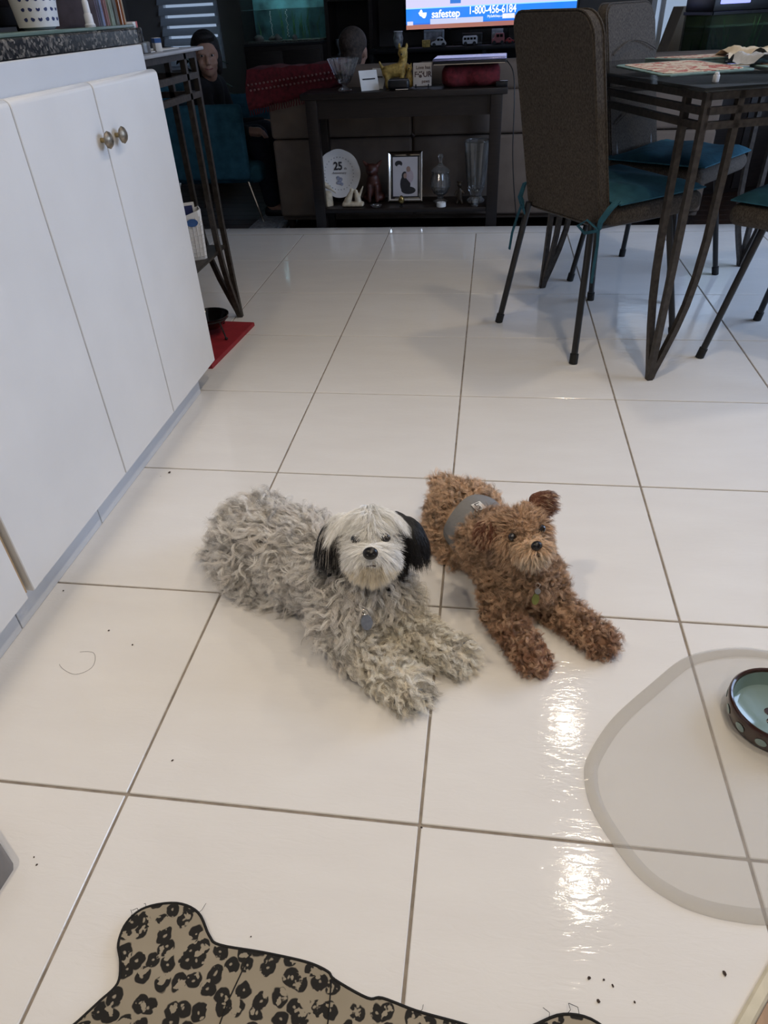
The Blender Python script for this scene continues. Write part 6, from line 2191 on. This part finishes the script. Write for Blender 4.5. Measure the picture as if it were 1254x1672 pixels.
capsule(b, (0.635, 0.470, 0.075), 0.034, (0.658, 0.448, 0.035), 0.026); capsule(b, (0.658, 0.448, 0.033), 0.025, (0.716, 0.392, 0.024), 0.020); capsule(b, (0.716, 0.392, 0.023), 0.020, (0.744, 0.368, 0.019), 0.021)
ellipsoid(b, bl(0, -0.004, 0.006), (0.041, 0.041, 0.036), rot=bM)
ellipsoid(b, bl(0, 0.036, -0.018), (0.024, 0.028, 0.018), rot=bM); ellipsoid(b, bl(0, 0.052, -0.012), (0.014, 0.015, 0.012), rot=bM); ellipsoid(b, bl(0, 0.040, -0.032), (0.015, 0.020, 0.009), rot=bM)
# ears: the near one folded down, the far one lifted with a dropped tip
capsule(b, bl(-0.036, -0.012, 0.026), 0.012, bl(-0.058, -0.010, 0.026), 0.012); ellipsoid(b, bl(-0.062, -0.002, 0.016), (0.015, 0.008, 0.016), rot=bM)
capsule(b, bl(0.034, -0.012, 0.028), 0.012, bl(0.042, -0.014, 0.052), 0.012); ellipsoid(b, bl(0.052, -0.010, 0.054), (0.020, 0.007, 0.011), rot=bM @ Matrix.Rotation(R(12), 3, 'Y')); ellipsoid(b, bl(0.056, -0.008, 0.038), (0.011, 0.007, 0.018), rot=bM)
bbody = new_obj('body', blob('body', b, 0.004, 4), HIDE, bd)

B_MID = np.array(rgb(194, 160, 131)); B_TAN = np.array(rgb(230, 198, 166)); B_DARK = np.array(rgb(158, 112, 86)); B_PALE = np.array(rgb(232, 214, 192)); B_EAR = np.array(rgb(112, 68, 48))
BAND_C = np.array([0.518, 0.610, 0.070]); BAND_D = nrm(np.array([[0.515, -0.857, 0.02]]))[0]


def b_regions(P):
    d = P-bH
    x, y, z = d@br, d@bf, d@bu
    head = (np.sqrt((x/0.085)**2+((y-0.01)/0.075)**2+((z-0.014)/0.084)**2) < 1.0) & (P[:, 2] > 0.14)
    earL = head & (x < -0.043)
    earR = head & (x > 0.030) & (z > 0.022) & (y < 0.016)
    ear = earL | earR
    muz = head & (y > 0.026) & (z < 0.002) & ~ear
    return head, ear, muz, x, y, z


def b_color(P):
    head, ear, muz, x, y, z = b_regions(P)
    c = np.tile(B_MID, (len(P), 1))
    rump = np.clip((P[:, 1]-0.56)/0.08, 0, 1)[:, None]
    c = c*(1-rump*0.6)+B_TAN*rump*0.6
    leg = (np.clip((0.47-P[:, 1])/0.14, 0, 1)*np.clip((0.09-P[:, 2])/0.05, 0, 1))[:, None]
    c = c*(1-leg*0.8)+B_DARK*leg*0.8
    c[head] = B_MID*1.05
    c[muz] = B_TAN*0.95
    c[muz & (z < -0.022)] = B_PALE
    c[ear] = B_EAR
    return c


paint_hide(bbody, lambda P: b_color(P)*0.7)
bspine = nrm(np.array([[-0.115, 0.185, 0.0]]))[0]


def b_style(P, N, rng):
    n = len(P)
    head, ear, muz, x, y, z = b_regions(P)
    down = np.array([0, 0, -1.0])
    rnd = rng.normal(0, 1, (n, 3))
    L = 0.026+0.012*rng.random(n)
    curl = 0.0034+0.0020*rng.random(n)
    turns = 1.1+0.7*rng.random(n)
    spread = np.full(n, 0.0034)
    radius = np.full(n, 0.00021)
    clump = np.full(n, 0.45)
    comb = bspine*0.7+down*0.4+rnd*0.18+swirl(P, 95.0, 0.40)
    comb = comb-N*np.sum(comb*N, axis=1, keepdims=True)
    d0 = N*1.0+comb*0.4
    d1 = N*0.22+nrm(comb)*0.9
    leg = (P[:, 2] < 0.06) & (P[:, 1] < 0.46)
    d1 = np.where(leg[:, None], N*0.45+np.array([0.35, -0.55, -0.15])+rnd*0.20+swirl(P, 120.0, 0.25), d1)
    L = np.where(leg, 0.018+0.008*rng.random(n), L)
    hx = np.sign(x)
    out = hx[:, None]*br
    d0 = np.where(head[:, None], N*0.8+out*0.25+rnd*0.10, d0)
    d1 = np.where(head[:, None], N*0.35+out*0.5-bu*0.55+rnd*0.20, d1)
    top = head & (z > 0.016) & ~ear
    d1 = np.where(top[:, None], N*0.5-bf*0.4+out*0.35+rnd*0.22, d1)
    L = np.where(head, 0.020+0.008*rng.random(n), L)
    L = np.where(top, 0.016+0.006*rng.random(n), L)
    fan = nrm(P-V3n(bl(0, 0.056, 0.004)))
    d1 = np.where(muz[:, None], fan*0.6+out*0.35-bu*0.60+rnd*0.12+swirl(P, 260.0, 0.16), d1)
    L = np.where(muz, 0.019+0.008*rng.random(n), L)
    L = np.where(muz & (z > -0.012) & (np.abs(x) < 0.016), 0.008, L)
    brow = head & (y > 0.020) & (z > 0.0) & (np.abs(x) < 0.042) & ~ear
    L = np.where(brow, 0.007+0.004*rng.random(n), L)
    d1 = np.where(brow[:, None], N*0.35+out*0.4+bu*0.5+rnd*0.15, d1)
    d1 = np.where((ear & (x < 0))[:, None], -br*0.4-bu*0.7+bf*0.1+rnd*0.15, d1)
    d1 = np.where((ear & (x > 0))[:, None], br*0.85-bu*0.50+rnd*0.06, d1)
    d0 = np.where((ear & (x > 0))[:, None], N*0.08+br*0.8-bu*0.15+rnd*0.03, d0)
    L = np.where(ear, 0.016+0.008*rng.random(n), L)
    curl = np.where(head, 0.0018, curl)
    clump = np.where(head, 0.55, clump)
    turns = np.where(head, 0.7, turns)
    spread = np.where(head, 0.0026, spread)
    radius = np.where(head, 0.00022, radius)
    c = b_color(P)
    q = rng.random(n)[:, None]
    c = np.where(q < 0.32, c*0.50, np.where(q > 0.70, c*0.5+B_TAN*0.58, c))
    c = np.where(ear[:, None], np.where(q < 0.7, B_EAR, B_MID), c)
    # bare round the nose and eyes, shaved flat under the band
    nd = np.linalg.norm(P-V3n(bl(0, 0.066, -0.008)), axis=1)
    e1_ = np.linalg.norm(P-V3n(bl(-0.0265, 0.030, 0.008)), axis=1)
    e2_ = np.linalg.norm(P-V3n(bl(0.0265, 0.030, 0.008)), axis=1)
    s_ = (P-BAND_C)@BAND_D
    rad_ = np.linalg.norm((P-BAND_C)-s_[:, None]*BAND_D, axis=1)
    band = (np.abs(s_) < 0.032) & (P[:, 1] > 0.54) & (rad_ < 0.070)
    keep = (nd > 0.010) & (e1_ > 0.0085) & (e2_ > 0.0085) & ~band & (P[:, 2] > 0.005)
    # hair behind the band combs backwards, before it forwards
    bn = np.clip(1-np.abs(s_)/0.075, 0, 1)[:, None]*(~head)[:, None]*(P[:, 1] > 0.5)[:, None]
    d1 = d1+np.sign(s_)[:, None]*BAND_D*bn*1.2
    return dict(keep=keep, length=L, d0=d0, d1=d1, curl=curl, turns=turns, spread=spread, radius=radius, clump=clump, color=c)


grow_fur(bd, bbody, b_style, 8500, 14, 33, only=lambda P: ~b_regions(P)[0])
grow_fur(bd, bbody, b_style, 24000, 7, 34, name='head_fur', npts=9, only=lambda P: b_regions(P)[0])
b = B(); ellipsoid(b, bl(0, 0.0665, -0.009), (0.0098, 0.0070, 0.0082), rot=bM); nz = fin(b, 'nose', nose_m, bd)
for s in (-1, 1):
    b = B(); ellipsoid(b, bl(s*0.0040, 0.0730, -0.011), (0.0022, 0.0012, 0.0018), rot=bM); fin(b, 'nostril', M['black'], nz)
    b = B(); ellipsoid(b, bl(s*0.0268, 0.0300, 0.008), (0.0078, 0.0068, 0.0078), rot=bM); fin(b, 'eye', eye_m, bd)
b = B(); tube(b, [bl(x, 0.0640-9*x*x, -0.024-4*x*x) for x in (-0.012, -0.006, 0, 0.006, 0.012)], 0.0013, seg=6); fin(b, 'mouth', bpy.data.materials['dark_lip'], bd)
# belly band
b = B()
zax = BAND_D
xax = nrm(np.cross(np.array([[0, 0, 1.0]]), zax[None]))[0]
yax = np.cross(zax, xax)
rings = []
cols = 48
for i, (s, q) in enumerate(((-0.030, 0.955), (-0.028, 1.0), (-0.014, 1.01), (0.0, 1.0), (0.014, 1.0), (0.028, 0.985), (0.030, 0.945))):
    ring = []
    for k in range(cols):
        a = 2*PI*k/cols
        wob = 1+0.012*math.sin(5*a+20*s)
        v = BAND_C+zax*(s+0.004*math.sin(3*a))+xax*0.0675*q*wob*math.cos(a)+yax*0.0680*q*wob*math.sin(a)
        v[2] = max(v[2], 0.0015)
        ring.append(b.verts.new(V3(v)))
    rings.append(ring)
for A, D in zip(rings[:-1], rings[1:]):
    for k in range(cols):
        b.faces.new((A[k], A[(k+1) % cols], D[(k+1) % cols], D[k]))
band = fin(b, 'belly_band', pm('grey_stretch_cotton', (0.205, 0.200, 0.195), rough=0.85, var=0.08, vscale=40, bump=0.35, bscale=70, bdist=0.003), bd)
# woven label
aL = R(97)
ln = xax*math.cos(aL)+yax*math.sin(aL)
lt_ = nrm(np.cross(zax[None], ln[None]))[0]
lc = BAND_C+ln*0.0700+zax*0.010
LM = mat3(zax, np.cross(ln, zax), ln)
b = B(); box(b, (0, 0, 0), (0.026, 0.021, 0.0012), bevel=0.0005, seg=1)
lab = fin(b, 'label', M['paper'], band)
lab.matrix_local = Matrix.Translation(V3(lc)) @ LM.to_4x4()
text_mesh('lettering', 'Luv', 0.0150, M['ink'], lab, (0, 0, 0.0009), (0, 0, 0), bold=0.0003, extrude=0.0002)
# collar with tags
b = B()
cN = np.array([0.600, 0.462, 0.128])
tube(b, [V3(cN+np.array([1, 0.1, 0.0])*0.050*math.cos(2*PI*k/28)+np.array([-0.1, 0.72, 0.60])*0.052*math.sin(2*PI*k/28)) for k in range(28)], 0.0065, seg=8, closed=True)
cl_ = fin(b, 'collar', M['black'], bd)
tagc = Vector((0.622, 0.383, 0.098))
b = B(); lathe(b, [(0, -0.0007), (0.0065, -0.0007), (0.0065, 0.0007), (0, 0.0007)], 20)
for v in b.verts:
    v.co.y *= 1.6
fin(b, 'tag', pm('olive_green_tag', (0.18, 0.20, 0.06), rough=0.35, metal=0.3, var=0.2, vscale=60), cl_, loc=tagc, rot=(R(62), R(8), 0))
b = B(); lathe(b, [(0, -0.0007), (0.0055, -0.0007), (0.0055, 0.0007), (0, 0.0007)], 20)
fin(b, 'tag', M['silver'], cl_, loc=tagc+Vector((0.003, 0.006, 0.014)), rot=(R(55), R(-20), 0))
b = B(); tube(b, [tagc+Vector((0.002+0.004*math.cos(2*PI*k/14), 0.010, 0.024+0.005*math.sin(2*PI*k/14))) for k in range(14)], 0.0008, seg=6, closed=True); fin(b, 'ring', M['silver'], cl_)

bpy.data.scenes.remove(SCR)
